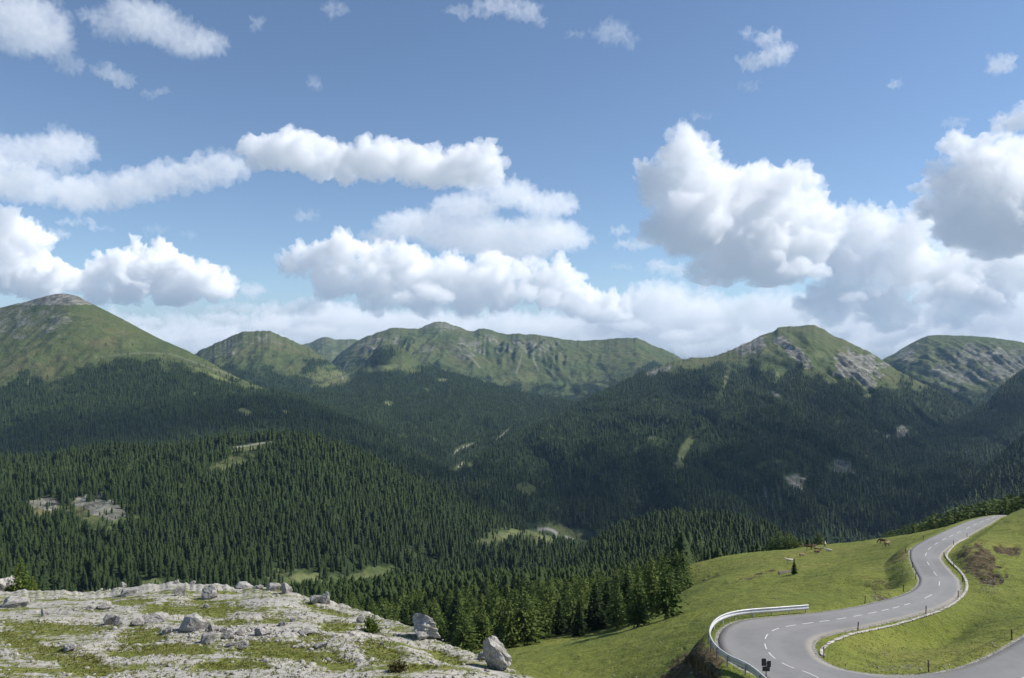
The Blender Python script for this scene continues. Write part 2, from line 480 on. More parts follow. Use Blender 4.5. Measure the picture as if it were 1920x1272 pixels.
# --- grassy peak on the left with its wooded flank
L1_crest = [(-520,700),(-300,640),(-150,600),(0,577),(40,568),(80,557),(100,552),(122,550),(145,555),(165,566),(180,573),(240,604),(300,636),(350,657),(400,683),(440,706),(480,723),(560,745),(640,778),(700,806),(760,838),(820,872),(870,903),(905,935),(960,1000)]
def L1n(X, D, px, py, T):
    return 62 * ridged(X / 420 + 0.25 * noise3(X / 300, D / 300), D / 1500, 3, 4) * 0.7 + 9 * fbm(X / 60, D / 60, None, 4, 4)
L1 = layer('mountain', -520, 960, 3.0,
    [C([(-520,980),(0,900),(200,880),(400,870),(600,900),(760,920),(870,935),(905,955),(960,1020)], [(-520,1900),(400,1800),(870,1750),(960,1700)]),
     C([(-520,820),(0,740),(200,720),(400,740),(520,770),(640,812),(760,865),(870,918),(905,942),(960,1008)], [(-520,2600),(200,2500),(400,2450),(640,2200),(870,1900),(960,1850)]),
     C(L1_crest, [(-520,3500),(122,3300),(400,3000),(640,2600),(870,2150),(960,2000)])],
    330, L1n, crest_rough=0.7, seed=11, smooth_px=5,
    forest=treeline([(-520,760),(0,735),(40,695),(60,705),(110,720),(160,690),(220,682),(300,690),(380,706),(460,728),(520,738),(600,740),(960,740)], 14, 40, 5),
    rock=lambda px, py, X, D, T: np.maximum(blobmask(px, py, [(120,563,62,17),(20,600,55,26,20),(0,612,26,14),(60,600,90,45),(95,596,60,30)], 0.4, 0.5) * np.where(py < 572, 1.0, 0.62),
                                            blobmask(px, py, [(8,825,20,18),(670,805,12,9),(810,850,7,6)], 0.3, 0.5)),
    bare=lambda px, py, X, D, T: np.maximum(blobmask(px, py, [(460,774,14,5,15),(540,774,9,3,10),(418,712,50,3,22)], 0.4, 0.6),
                                            0.6 * strokemask(px, py, [([(52,660),(60,700),(52,720)], 2.0), ([(80,655),(76,690)], 1.6)])),
    track=lambda px, py, X, D, T: 0.14 * strokemask(px, py, [([(180,670),(260,662),(320,664),(400,692),(470,716)], 1.6), ([(38,655),(55,650)], 1.3)]),
    spacing=8.5)

# --- round grassy hill behind it
L4a = layer('mountain', 340, 760, 2.0,
    [C([(340,760),(760,760)], [(340,3700),(760,3900)]),
     C([(340,730),(400,700),(500,690),(600,705),(760,735)], [(340,4100),(760,4200)]),
     C([(340,690),(375,657),(398,646),(425,634),(445,626),(460,621),(485,620),(505,621),(520,626),(545,637),(575,650),(600,664),(625,684),(660,705),(760,745)], [(340,4700),(760,4700)])],
    150, lambda X, D, px, py, T: 40 * ridged(X / 300, D / 900, 8, 4) + 8 * fbm(X / 50, D / 50, None, 6, 3),
    crest_rough=2.2, seed=21, smooth_px=3,
    forest=lambda px, py, X, D, T: np.maximum(treeline([(340,680),(400,690),(450,694),(520,700),(560,694),(620,690),(760,690)], 22, 26, 8)(px, py, X, D, T), 0.35 * sstep(0.1, 0.4, fbm(px / 18, py / 10, None, 3, 3)) * sstep(650, 668, py)),
    rock=lambda px, py, X, D, T: blobmask(px, py, [(430,650,62,20,-25),(510,640,40,14,15)], 0.6, 0.6) * 0.5 + 0.12,
    bare=lambda px, py, X, D, T: blobmask(px, py, [(620,708,45,12),(640,722,60,6)], 0.4, 0.3) * 0.8,
    spacing=11)

# --- tiny far peak in the saddle
layer('mountain', 520, 740, 2.0,
    [C([(520,700),(740,700)], [(520,6400),(740,6400)]),
     C([(520,668),(560,648),(585,640),(600,634),(614,631),(628,638),(650,637),(665,636),(700,650),(740,668)], [(520,7600),(740,7600)])],
    60, lambda X, D, px, py, T: 55 * ridged(X / 260, D / 1200, 18, 4), crest_rough=1.4, seed=31, smooth_px=2,
    rock=lambda px, py, X, D, T: 0.55 + 0 * px)

# --- long central massif
def L4n(X, D, px, py, T):
    n = 85 * ridged(X / 420 + 0.3 * noise3(X / 260, D / 260, None, 2), D / 1700, 23, 5) + 14 * fbm(X / 70, D / 70, None, 16, 4)
    cl = blobmask(px, py, [(985,655,62,22),(930,650,40,20),(735,660,45,26),(1040,665,20,30)], 0.5)
    return n * (0.75 + 0.6 * cl) + cl * 45 * ridged(X / 95, D / 900, 29, 3)
L4c_crest = [(590,700),(620,680),(636,664),(655,650),(672,638),(690,630),(712,622),(735,615),(760,616),(788,616),(797,610),(812,605),(824,602),(838,605),(855,610),(872,619),(888,621),(898,617),(915,617),(930,622),(945,626),(985,626),(1020,630),(1060,637),(1090,640),(1130,637),(1165,635),(1192,634),(1212,640),(1235,652),(1262,664),(1300,684),(1400,730)]
L4c = layer('mountain', 590, 1400, 2.0,
    [C([(590,790),(800,790),(1000,800),(1400,820)], [(590,4300),(1000,4000),(1400,3900)]),
     C([(590,740),(700,700),(800,700),(900,712),(1000,728),(1100,735),(1200,725),(1400,760)], [(590,4900),(1000,4900),(1400,4700)]),
     C([(590,715),(660,680),(740,655),(824,640),(900,655),(985,668),(1100,680),(1200,672),(1300,705),(1400,745)], [(590,5400),(824,5600),(1000,5500),(1400,5300)]),
     C(L4c_crest, [(590,5900),(740,5900),(824,6300),(1000,6100),(1200,5900),(1400,5700)])],
    300, L4n, crest_rough=2.0, seed=41, smooth_px=2,
    forest=lambda px, py, X, D, T: np.maximum(treeline([(590,715),(680,690),(760,690),(850,712),(950,730),(1050,730),(1110,722),(1180,712),(1300,690),(1400,690)], 26, 34, 12)(px, py, X, D, T),
                                              0.30 * sstep(0.12, 0.4, fbm(px / 22, py / 10, None, 33, 3)) * sstep(675, 700, py)),
    rock=lambda px, py, X, D, T: np.clip(blobmask(px, py, [(830,612,48,10),(920,636,24,12),(985,650,66,22),(690,648,40,16,-20),(740,640,10,22),(805,655,18,10),(880,650,40,26)], 0.6, 0.6) * 0.42 + 0.24, 0, 1),
    bare=lambda px, py, X, D, T: blobmask(px, py, [(985,712,45,9,8),(1100,715,30,6),(720,690,40,4,-8)], 0.5, 0.6) * 0.55,
    track=lambda px, py, X, D, T: 0.35 * strokemask(px, py, [([(978,668),(968,700)], 1.6), ([(1000,672),(1010,696)], 1.4), ([(870,655),(900,690)], 1.6)]),
    spacing=13)

# --- wooded spur in front of the massif with the clearing and its bends
L5n = lambda X, D, px, py, T: 75 * ridged(X / 380 + 0.2 * noise3(X / 200, D / 200), D / 1500, 37, 4) + 6 * fbm(X / 50, D / 50, None, 36, 3)
L5 = layer('mountain', 440, 1240, 2.5,
    [C([(440,800),(560,800),(700,850),(800,905),(870,935),(950,905),(1000,870),(1100,830),(1240,810)], [(440,2600),(870,2150),(1000,2400),(1240,2700)]),
     C([(440,745),(560,745),(640,735),(700,745),(800,760),(900,780),(1000,790),(1100,780),(1240,790)], [(440,3600),(700,3500),(900,3300),(1100,3200),(1240,3200)]),
     C([(440,735),(540,724),(580,716),(620,708),(650,700),(668,688),(680,680),(700,664),(716,648),(733,644),(752,650),(768,664),(790,682),(830,696),(860,704),(900,715),(940,727),(980,738),(1030,748),(1080,756),(1130,772),(1240,800)], [(440,4300),(740,4400),(900,4100),(1100,3700),(1240,3500)])],
    280, L5n, crest_rough=1.5, seed=51, smooth_px=4,
    forest=lambda px, py, X, D, T: np.maximum(treeline([(440,738),(560,726),(600,726),(650,712),(690,690),(700,670),(733,655),(760,684),(800,692),(1240,692)], 8, 30, 44)(px, py, X, D, T), 0.3 * blobmask(px, py, [(735,660,50,20)], 0.5, 0.5)) * (1 - 0.85 * blobmask(px, py, [(620,706,38,14),(722,690,42,7,-8),(757,683,30,14,30)], 0.3, 0.4)),
    rock=lambda px, py, X, D, T: blobmask(px, py, [(720,664,26,16,-30)], 0.5, 0.4) * 0.4,
    bare=lambda px, py, X, D, T: np.maximum(blobmask(px, py, [(622,706,30,9),(590,722,30,3),(724,690,34,4,-10),(828,713,13,3),(750,690,5,3),(728,758,10,5)], 0.4, 0.3) * 0.75,
                                            0.55 * strokemask(px, py, [([(765,792),(800,815),(822,828)], 2.0), ([(852,848),(868,838),(888,832)], 3.2), ([(850,886),(858,876),(870,868)], 3.2), ([(868,890),(872,908)], 2.6), ([(932,824),(945,815),(957,803)], 2.6)])),
    track=lambda px, py, X, D, T: 0.8 * strokemask(px, py, [([(608,692),(622,690),(618,696)], 1.2), ([(605,708),(640,703),(643,711)], 1.0), ([(582,718),(600,716)], 1.0), ([(852,850),(870,838),(886,833)], 1.1), ([(851,886),(868,868)], 1.1), ([(934,823),(956,804)], 0.9)]),
    spacing=10)

# --- big wooded mountain on the right with its twin summit
R_crest = [(780,960),(850,905),(880,880),(920,850),(960,822),(1000,800),(1060,772),(1120,742),(1160,722),(1200,702),(1240,686),(1275,676),(1300,671),(1335,670),(1360,661),(1385,650),(1405,640),(1425,630),(1440,624),(1452,622),(1460,614),(1480,612),(1505,611),(1525,609),(1545,617),(1560,628),(1574,634),(1600,646),(1630,660),(1655,676),(1680,694),(1720,714),(1770,738),(1820,766),(1880,815),(1960,880)]
def L6n(X, D, px, py, T):
    n = 125 * ridged(X / 430 + 0.3 * noise3(X / 260, D / 260, None, 3), D / 1800 + X / 4000, 47, 5) + 9 * fbm(X / 60, D / 60, None, 46, 4)
    cl = blobmask(px, py, [(1490,655,30,45,-45),(1610,690,55,40)], 0.5)
    return n * (0.55 + 0.5 * sstep(1.0, 0.75, T)) + cl * 50 * ridged(X / 80, D / 500, 49, 4)
L6 = layer('mountain', 780, 1960, 2.5,
    [C([(780,1000),(870,950),(950,990),(1050,1030),(1200,1040),(1400,1040),(1600,1040),(1700,1010),(1800,960),(1960,950)], [(780,1900),(950,1500),(1200,1350),(1600,1400),(1960,1800)]),
     C([(780,985),(870,915),(950,900),(1050,880),(1200,860),(1400,850),(1600,850),(1700,870),(1800,850),(1960,920)], [(780,2050),(950,2050),(1200,2150),(1500,2150),(1700,2300),(1960,2600)]),
     C([(780,972),(870,897),(950,850),(1050,810),(1200,760),(1350,735),(1500,720),(1600,735),(1700,765),(1800,800),(1960,900)], [(780,2150),(950,2400),(1200,2900),(1500,3000),(1700,3000),(1960,3000)]),
     C(R_crest, [(780,2250),(950,2700),(1200,3500),(1450,3900),(1600,3800),(1700,3500),(1960,3300)])],
    430, L6n, crest_rough=1.6, seed=61, smooth_px=3,
    forest=lambda px, py, X, D, T: treeline([(780,0),(1180,700),(1240,694),(1300,694),(1340,690),(1375,688),(1420,688),(1470,700),(1500,694),(1530,712),(1570,720),(1600,732),(1650,730),(1690,712),(1760,730),(1960,730)], 15, 30, 65)(px, py, X, D, T)
        * (1 - 0.92 * blobmask(px, py, [(1362,708,5,28,12),(1456,706,5,12,15),(1457,743,14,5,35),(1283,845,9,26,28),(1272,873,12,9),(1577,876,24,16,10),(1493,903,22,16,15),(1436,928,4,22,-12),(1462,930,4,20,-10),(1690,812,12,14,30),(1665,820,6,6),(1628,742,8,3),(1040,1008,75,24),(965,1018,40,16),(868,862,30,26,-50),(945,815,22,10,-45)], 0.3, 0.4)),
    rock=lambda px, py, X, D, T: np.clip(np.maximum.reduce([blobmask(px, py, [(1458,640,10,10),(1478,652,10,26,-32),(1502,672,12,28,-48),(1612,684,50,26,10),(1622,712,26,14,30),(1575,700,14,8)], 0.35, 0.5),
        0.85 * blobmask(px, py, [(1410,648,34,16,-25),(1235,695,36,7,-20),(1457,743,14,5,35),(1577,876,24,16,10),(1493,903,22,16,15),(1436,928,4,22,-12),(1462,930,4,20,-10),(1690,812,12,14,30),(1665,820,6,6)], 0.4, 0.5)]), 0, 1),
    track=lambda px, py, X, D, T: strokemask(px, py, [([(1010,994),(1022,992),(1035,994),(1043,1000),(1041,1006)], 2.4), ([(1060,1006),(1075,1012)], 1.6), ([(945,1022),(965,1014)], 1.6), ([(852,850),(870,838),(886,833)], 1.6), ([(851,886),(862,876),(870,868)], 1.6), ([(868,892),(870,908)], 1.5), ([(934,823),(956,804)], 1.4)], 0.5),
    bare=lambda px, py, X, D, T: 0.65 * blobmask(px, py, [(1040,1006,62,15),(960,1016,36,11,-10),(868,843,24,5,-28),(862,878,14,5,-50),(944,815,18,4,-45),(1283,845,6,26,28),(1270,873,10,8),(1362,710,4,24,12),(1456,706,4,10,15),(1538,668,12,8),(1628,742,8,3),(1224,822,7,2)], 0.4, 0.4),
    spacing=8.5)

# --- flat-topped rocky mountain at the far right
layer('mountain', 1560, 2500, 2.5,
    [C([(1560,830),(1700,820),(1920,830),(2500,900)], [(1560,3600),(2500,3600)]),
     C([(1560,760),(1700,742),(1800,735),(1920,730),(2500,800)], [(1560,4300),(2500,4200)]),
     C([(1560,735),(1650,705),(1740,668),(1800,672),(1920,690),(2500,760)], [(1560,4900),(2500,4800)]),
     C([(1560,720),(1620,695),(1655,674),(1672,666),(1700,648),(1720,638),(1740,629),(1770,629),(1820,630),(1860,633),(1900,639),(1940,646),(2100,665),(2500,740)], [(1560,5200),(1740,5300),(2500,5200)])],
    240, lambda X, D, px, py, T: 85 * ridged(X / 330, D / 1500, 71, 5) + 12 * fbm(X / 50, D / 50, None, 72, 3) + blobmask(px, py, [(1840,672,110,34)], 0.5) * 60 * ridged(X / 110, D / 700, 73, 4),
    crest_rough=1.0, seed=71, smooth_px=3,
    forest=treeline([(1560,700),(1680,700),(1740,722),(1790,735),(1860,725),(1920,706),(2500,700)], 18, 30, 75),
    rock=lambda px, py, X, D, T: blobmask(px, py, [(1850,668,110,26,3),(1770,700,36,22,20),(1900,690,60,28),(1700,665,30,18,-30),(1790,735,20,8),(1820,705,60,20)], 0.5, 0.5) * 0.72,
    spacing=13)

# --- dark wooded spurs closing the valley at the right edge
L8 = layer('mountain', 1640, 2500, 3.0,
    [C([(1640,930),(1750,960),(1800,980),(1920,980),(2500,980)], [(1640,1900),(2500,1800)]),
     C([(1640,880),(1750,862),(1800,850),(1920,830),(2500,850)], [(1640,2500),(2500,2500)]),
     C([(1640,890),(1700,850),(1740,822),(1790,795),(1830,770),(1855,756),(1880,726),(1905,706),(1925,694),(2000,660),(2200,600),(2500,590)], [(1640,2800),(1790,3000),(1920,3300),(2500,3300)])],
    210, lambda X, D, px, py, T: 60 * ridged(X / 300, D / 1200, 81, 4) + 6 * fbm(X / 50, D / 50, None, 82, 3), crest_rough=1.2, seed=81, smooth_px=4,
    forest=lambda px, py, X, D, T: (1 - 0.95 * blobmask(px, py, [(1764,852,28,5,-5),(1862,772,12,5,-28)], 0.3, 0.3)) * treeline([(1640,0),(2500,0)], 4, 30, 5)(px, py, X, D, T),
    bare=lambda px, py, X, D, T: 0.7 * blobmask(px, py, [(1764,852,24,3.5,-5)], 0.4, 0.3),
    rock=lambda px, py, X, D, T: 0.7 * blobmask(px, py, [(1862,772,12,5,-28)], 0.4, 0.3), spacing=8.5)
L9 = layer('mountain', 1690, 2500, 3.0,
    [C([(1690,1060),(1920,1020),(2500,1000)], [(1690,1150),(2500,1100)]),
     C([(1690,1010),(1740,985),(1780,950),(1830,905),(1880,860),(1920,828),(2000,780),(2200,740),(2500,740)], [(1690,1500),(1920,1700),(2500,1700)])],
    110, lambda X, D, px, py, T: 16 * ridged(X / 200, D / 700, 91, 4), crest_rough=1.0, seed=91, smooth_px=8,
    forest=lambda px, py, X, D, T: (1 - 0.8 * blobmask(px, py, [(1800,945,26,5,-20)], 0.4, 0.5)) + 0 * px, spacing=7)

# --- wooded hill in front on the left
L2_crest = [(-520,870),(-200,855),(0,862),(60,865),(110,862),(200,846),(300,848),(400,834),(450,827),(520,824),(580,824),(640,842),(700,868),(760,896),(820,924),(880,954),(950,984),(1010,1003),(1060,1018),(1120,1060)]
L2 = layer('hill', -520, 1120, 2.5,
    [C([(-520,1180),(0,1150),(300,1135),(500,1125),(620,1112),(700,1102),(800,1085),(900,1062),(960,1048),(1120,1110)], [(-520,480),(0,480),(300,520),(620,610),(800,760),(960,860),(1120,860)]),
     C([(-520,1090),(0,1075),(300,1070),(500,1075),(620,1085),(700,1078),(800,1060),(900,1040),(960,1022),(1010,1015),(1120,1085)], [(-520,600),(0,600),(300,620),(620,700),(800,860),(960,960),(1120,960)]),
     C([(-520,960),(0,965),(300,960),(500,960),(620,970),(700,985),(800,990),(900,995),(1010,1009),(1120,1070)], [(-520,850),(300,850),(620,900),(800,960),(1010,1080),(1120,1050)]),
     C(L2_crest, [(-520,1150),(300,1150),(600,1180),(900,1230),(1120,1200)])],
    300, lambda X, D, px, py, T: 17 * ridged(X / 150, D / 420, 101, 4) + 3 * fbm(X / 30, D / 30, None, 102, 3), crest_rough=1.0, seed=101, smooth_px=10,
    forest=lambda px, py, X, D, T: (1 - 0.95 * blobmask(px, py, [(85,955,38,26),(190,965,62,36,12),(430,870,50,12,-20),(470,838,60,4,-5),(50,858,45,4,5),(280,1092,26,9),(560,1095,60,26,10),(640,1100,80,20),(700,1082,60,18,-15),(945,1008,50,18,-10),(1030,1004,75,22)], 0.35, 0.5)) * (1 - 0.5 * sstep(0.4, 0.7, fbm(X / 45, D / 45, None, 6, 3))),
    rock=lambda px, py, X, D, T: blobmask(px, py, [(85,945,28,11),(185,950,50,18,15),(215,964,24,11),(80,1095,28,16),(5,1080,16,26)], 0.3, 0.5) * 1.3,
    bare=lambda px, py, X, D, T: np.maximum(0.75 * blobmask(px, py, [(20,858,60,5,4),(450,845,50,2.5,-8),(440,872,40,5,-12),(280,1094,26,10),(575,1085,30,10),(690,1086,30,7,-15),(660,1098,60,7,-5),(955,1003,26,8,-10),(1040,1004,50,12)], 0.4, 0.5), 0),
    track=lambda px, py, X, D, T: strokemask(px, py, [([(610,1108),(640,1106),(672,1100)], 1.6), ([(1010,994),(1022,992),(1035,994),(1043,1000),(1041,1006)], 2.4), ([(1060,1006),(1075,1012)], 1.6), ([(945,1020),(965,1012)], 1.5)], 0.4) + 0.55 * strokemask(px, py, [([(395,845),(450,838),(510,828)], 1.6)]),
    spacing=4.5, th=(8, 14.5))

# --- low wooded hill behind the meadow
L10 = layer('hill', 1020, 1620, 2.5,
    [C([(1020,1110),(1300,1120),(1620,1120)], [(1020,480),(1620,460)]),
     C([(1020,1115),(1070,1090),(1110,1064),(1160,1052),(1300,1060),(1620,1070)], [(1020,640),(1300,600),(1620,600)]),
     C([(1020,1110),(1070,1080),(1105,1044),(1130,1018),(1160,1002),(1220,984),(1300,978),(1370,984),(1420,996),(1460,1014),(1500,1040),(1620,1090)], [(1020,820),(1300,860),(1620,800)])],
    120, lambda X, D, px, py, T: 7 * ridged(X / 120, D / 300, 111, 3), crest_rough=1.0, seed=111, smooth_px=10,
    forest=lambda px, py, X, D, T: 1 + 0 * px, spacing=4.5, th=(8, 12.5))

# --- valley floor far below, out to the edge of the haze
vf = np_mesh('ground', [(-8800, -1400, -700), (8800, -1400, -700), (8800, 8800, -700), (-8800, 8800, -700)], [(0, 1, 2, 3)], False,
             {'rock': np.zeros(4), 'forest': np.ones(4), 'bare': np.zeros(4), 'track': np.zeros(4)})
tag(link('ground', vf, M_MTN), kind='structure')


# ------------------------------------------------------------------ the road: both edges from the photo, heights per station
ST = [((1905,975),(1925,978),-44.5),((1880,966),(1886,967),-42),((1830,973),(1858,982),-40.2),((1780,992),(1813,1007),-38.6),((1717,1023),(1783,1024),-36.5),((1707,1043),(1764,1045),-35.5),
      ((1716,1068),(1779,1068),-34),((1725,1087),(1797,1090),-33),((1716,1104),(1797,1112),-32),((1690,1117),(1780,1128),-31.2),((1650,1128),(1745,1143),-30.6),
      ((1600,1139),(1690,1158),-30),((1540,1148),(1620,1174),-29.3),((1470,1155),(1560,1186),-28.8),((1400,1162),(1530,1196),-28.5),((1362,1175),(1521,1209),-28.2),
      ((1348,1198),(1526,1225),-28),((1358,1225),(1542,1240),-27.6),((1385,1247),(1572,1253),-27.2),((1430,1270),(1610,1261),-27),((1500,1330),(1660,1266),-26.7),
      ((1600,1375),(1712,1266),-26.5),((1720,1385),(1770,1260),-26.2),((1850,1370),(1822,1246),-26.0),((1990,1325),(1876,1221),-25.8),((2100,1270),(1932,1188),-25.6),((2220,1220),(2015,1145),-25.3),((2400,1150),(2200,1080),-25.0)]
def unproj(x, y, z): d = F * z / (HY - y); return ((x - 960) / F * d, d, z)
O_ = np.array([unproj(a[0], a[1], z) for a, b, z in ST]); I_ = np.array([unproj(b[0], b[1], z) for a, b, z in ST])
def crs(P, n):
    P = np.vstack([2 * P[0] - P[1], P, 2 * P[-1] - P[-2]]); out = []
    for i in range(1, len(P) - 2):
        for t in np.linspace(0, 1, n, endpoint=False):
            a, b, c, d = P[i-1], P[i], P[i+1], P[i+2]
            out.append(0.5 * ((2*b) + (c-a)*t + (2*a-5*b+4*c-d)*t*t + (3*b-a-3*c+d)*t**3))
    out.append(P[-2]); return np.array(out)
RO, RI = crs(O_, 14), crs(I_, 14)
RC = (RO + RI) / 2
RW = np.linalg.norm((RO - RI)[:, :2], axis=1)
print('road widths', np.round(RW[::14], 1))


# ------------------------------------------------------------------ meadow, grove slope and bends
CP = [ # photo x, y, depth
 (400,1700,12),(960,1700,12),(1500,1700,12),(2300,1700,12),
 (400,1340,45),(700,1340,48),(960,1330,60),(1150,1330,75),(1300,1330,62),(1600,1460,45),(1900,1440,45),(2200,1400,48),
 (1000,1240,125),(1100,1200,150),(1100,1272,105),(1200,1225,108),(1200,1150,195),(1300,1160,122),(1300,1100,185),(1400,1100,160),(1420,1135,112),
 (1500,1128,108),(1500,1080,165),(1600,1080,140),(1600,1125,108),(1680,1060,146),(1672,1108,122),(1580,1040,195),(1290,1235,84),(1240,1272,84),(1340,1290,67),(1320,1215,88),
 (1310,1255,76),(1400,1320,58),(1270,1070,258),(1350,1050,250),(1450,1035,245),(1550,1022,232),(1650,1012,212),(1705,1006,190),
 (1300,1080,330),(1400,1078,330),(1500,1068,330),(1600,1062,320),(1700,1052,310),(1800,1035,310),(1900,1010,310),(2100,990,310),
 (1900,1120,520),(1500,1130,520),(1200,1125,540),(900,1115,560),(700,1112,560),(500,1120,560),
 (1250,1130,222),(1150,1190,172),(1050,1185,198),(950,1205,188),(870,1212,200),(1000,1150,260),(850,1160,285),(750,1170,305),(1150,1130,300),(1000,1112,385),(850,1112,425),(700,1122,430),
 (1200,1098,400),(600,1130,430),(600,1165,350),(500,1150,420),(500,1180,300),(600,1230,200),(800,1270,130),(700,1290,110),(500,1290,120),
 (1700,1215,83),(1850,1180,87),(1600,1215,81),(1700,1180,97),(1840,1130,103),(1880,1110,108),(1900,1150,96),(1960,1120,104),(1830,1085,118),(1870,1040,138),(1830,1035,136),(1860,1010,158),(1900,990,168),
 (1920,957,188),(1890,972,183),(1960,940,190),(2050,910,190),(2200,870,200),(2100,1000,150),(2300,1000,140),(2200,1060,110),(1990,958,260),(2200,900,300),(1935,985,240),
]
xs = np.concatenate([np.arange(440, 1240, 2.6), np.arange(1240, 1960, 1.5), np.arange(1960, 2400, 4)])
ly = np.concatenate([np.linspace(math.log(14), math.log(60), 60, endpoint=False), np.linspace(math.log(60), math.log(260), 430, endpoint=False), np.linspace(math.log(260), math.log(600), 110)])
U = (xs - 960) / F
UU, LY = np.meshgrid(U, ly)
pc = np.array([((x - 960) / F * 1.6, math.log(d)) for x, y, d in CP]); pv = np.array([(HY - y) / F for x, y, d in CP])
# the road itself also pins the ground
for k in range(0, len(RC), 14):
    for q in (RC[k],):
        pc = np.vstack([pc, (q[0] / q[1] * 1.6, math.log(q[1]))]); pv = np.append(pv, (q[2] - 0.05) / q[1])
def tps(r2): return np.where(r2 > 1e-12, 0.5 * r2 * np.log(np.maximum(r2, 1e-12)), 0)
n = len(pc)
A_ = np.zeros((n + 3, n + 3)); A_[:n, :n] = tps(((pc[:, None] - pc[None]) ** 2).sum(-1)) + np.eye(n) * 2e-5
A_[:n, n] = 1; A_[:n, n+1:] = pc; A_[n, :n] = 1; A_[n+1:, :n] = pc.T
wgt = np.linalg.solve(A_, np.concatenate([pv, np.zeros(3)]))
q = np.stack([UU.ravel() * 1.6, LY.ravel()], -1)
zeta = np.zeros(len(q))
for i in range(0, len(q), 20000):
    r2 = ((q[i:i+20000, None] - pc[None]) ** 2).sum(-1)
    zeta[i:i+20000] = tps(r2) @ wgt[:n] + wgt[n] + q[i:i+20000] @ wgt[n+1:]
D = np.exp(LY); Z = zeta.reshape(D.shape) * D; X = UU * D
PX = np.repeat(xs[None], len(ly), 0); PY = HY - F * Z / D
BARE = np.maximum.reduce([blobmask(PX, PY, [(1835,1052,40,26,35),(1862,1085,24,14),(1885,1035,30,9)], 0.6, 0.6) * 0.95,
                          0.95 * blobmask(PX, PY, [(1290,1248,38,26,-25),(1262,1270,34,12),(1330,1262,34,24)], 0.5, 0.4),
                          0.55 * blobmask(PX, PY, [(1688,1055,26,22,-30),(1650,1100,30,12),(1330,1085,25,4,-25),(1400,1085,60,3,-15)], 0.5, 0.4)])
Z = Z + 0.55 * fbm(X / 22, D / 22, None, 201, 4) * sstep(60, 110, D) + 0.16 * fbm(X / 3.0, D / 3.0, None, 202, 4) + 0.12 * (0.5 + ridged(X / 14 + D / 40, D / 2.6, 203, 2)) * sstep(90, 130, D)
Z = Z + BARE * (0.55 * fbm(X / 2.6, D / 2.6, None, 204, 4) - 0.1 + 0.3 * ridged(X / 1.6, D / 5, 205, 2))
# cut and fill for the carriageway
bb = (X > 18) & (X < 150) & (D > 40) & (D < 225)
xi = np.nonzero(bb.ravel())[0]; qx = X.ravel()[xi]; qy = D.ravel()[xi]
best = np.full(len(xi), 1e9); bz = np.zeros(len(xi))
SEG = RC; SW = RW
AB = RI - RO; L2_ = (AB[:, :2] ** 2).sum(1)
for i in range(0, len(xi), 20000):
    x_, y_ = qx[i:i+20000, None], qy[i:i+20000, None]
    tt_ = np.clip(((x_ - RO[None, :, 0]) * AB[None, :, 0] + (y_ - RO[None, :, 1]) * AB[None, :, 1]) / L2_[None], 0, 1)
    d2 = (x_ - RO[None, :, 0] - tt_ * AB[None, :, 0]) ** 2 + (y_ - RO[None, :, 1] - tt_ * AB[None, :, 1]) ** 2
    k = d2.argmin(1); r = np.arange(len(k))
    best[i:i+20000] = np.sqrt(d2[r, k]); bz[i:i+20000] = RO[k, 2] + tt_[r, k] * AB[k, 2]
zf = Z.ravel().copy(); b = sstep(0.5, 4.5, best)
zf[xi] = zf[xi] * b + (bz - 0.10) * (1 - b)
Z = zf.reshape(Z.shape)
RD = np.full(Z.size, 99.0); RD[xi] = best; RD = RD.reshape(Z.shape)
GRV = np.maximum(0.80 * (1 - sstep(0.2, 0.75, RD)), 0.42 * blobmask(PX, PY, [(1690,1252,75,6),(1420,1160,60,5),(1345,1190,9,22)], 0.5, 0.3))
GROVE = [(1255,1168),(1180,1180),(1110,1192),(1040,1205),(1000,1215),(900,1240),(780,1260),(440,1300)]
FOR_B = sstep(-14, 14, curve(GROVE, PX[0])[None] - PY + 8 * fbm(PX / 30, PY / 12, None, 9, 3)) * (1 - sstep(1240, 1300, PX)) * sstep(170, 200, D) * 0.9
mB = Surf(xs, D, Z)
mB_o = link('meadow', mB.mesh('meadow', {'bare': BARE, 'gravel': GRV, 'forest': FOR_B}), M_MEADOW)
tag(mB_o, kind='structure')
print('meadow', D.shape, round(time.time() - T0, 1))

# carriageway ribbon
def ribbon(name, A, B, mat, lift=0.0, cols=13, skirt=0.25):
    n = len(A); t = np.linspace(0, 1, cols)
    V = A[:, None] * (1 - t[None, :, None]) + B[:, None] * t[None, :, None]
    V = V.copy(); V[..., 2] += lift + 0.05 * (1 - (2 * t[None] - 1) ** 2)
    ac = np.repeat(t[None], n, 0)
    lo1 = V[:, :1] - np.array([0, 0, skirt]); lo2 = V[:, -1:] - np.array([0, 0, skirt])
    V = np.concatenate([lo1, V, lo2], 1); ac = np.concatenate([ac[:, :1], ac, ac[:, -1:]], 1)
    c = V.shape[1]
    i = np.arange(n * c).reshape(n, c)
    f = np.stack([i[:-1, :-1], i[:-1, 1:], i[1:, 1:], i[1:, :-1]], -1).reshape(-1, 4)
    e = np.minimum(ac, 1 - ac)
    nz = fbm(V[..., 0] / 2.5, V[..., 1] / 2.5, None, 66, 3)
    dust = np.clip(1 - (e + nz * 0.03) / 0.035, 0, 1) * 0.7
    me = np_mesh(name, V.reshape(-1, 3), f, True, {'across': ac.ravel(), 'dust': dust.ravel()})
    return link(name, me, mat)
tag(ribbon('road', RO, RI, M_ASPH, 0.0), kind='structure')

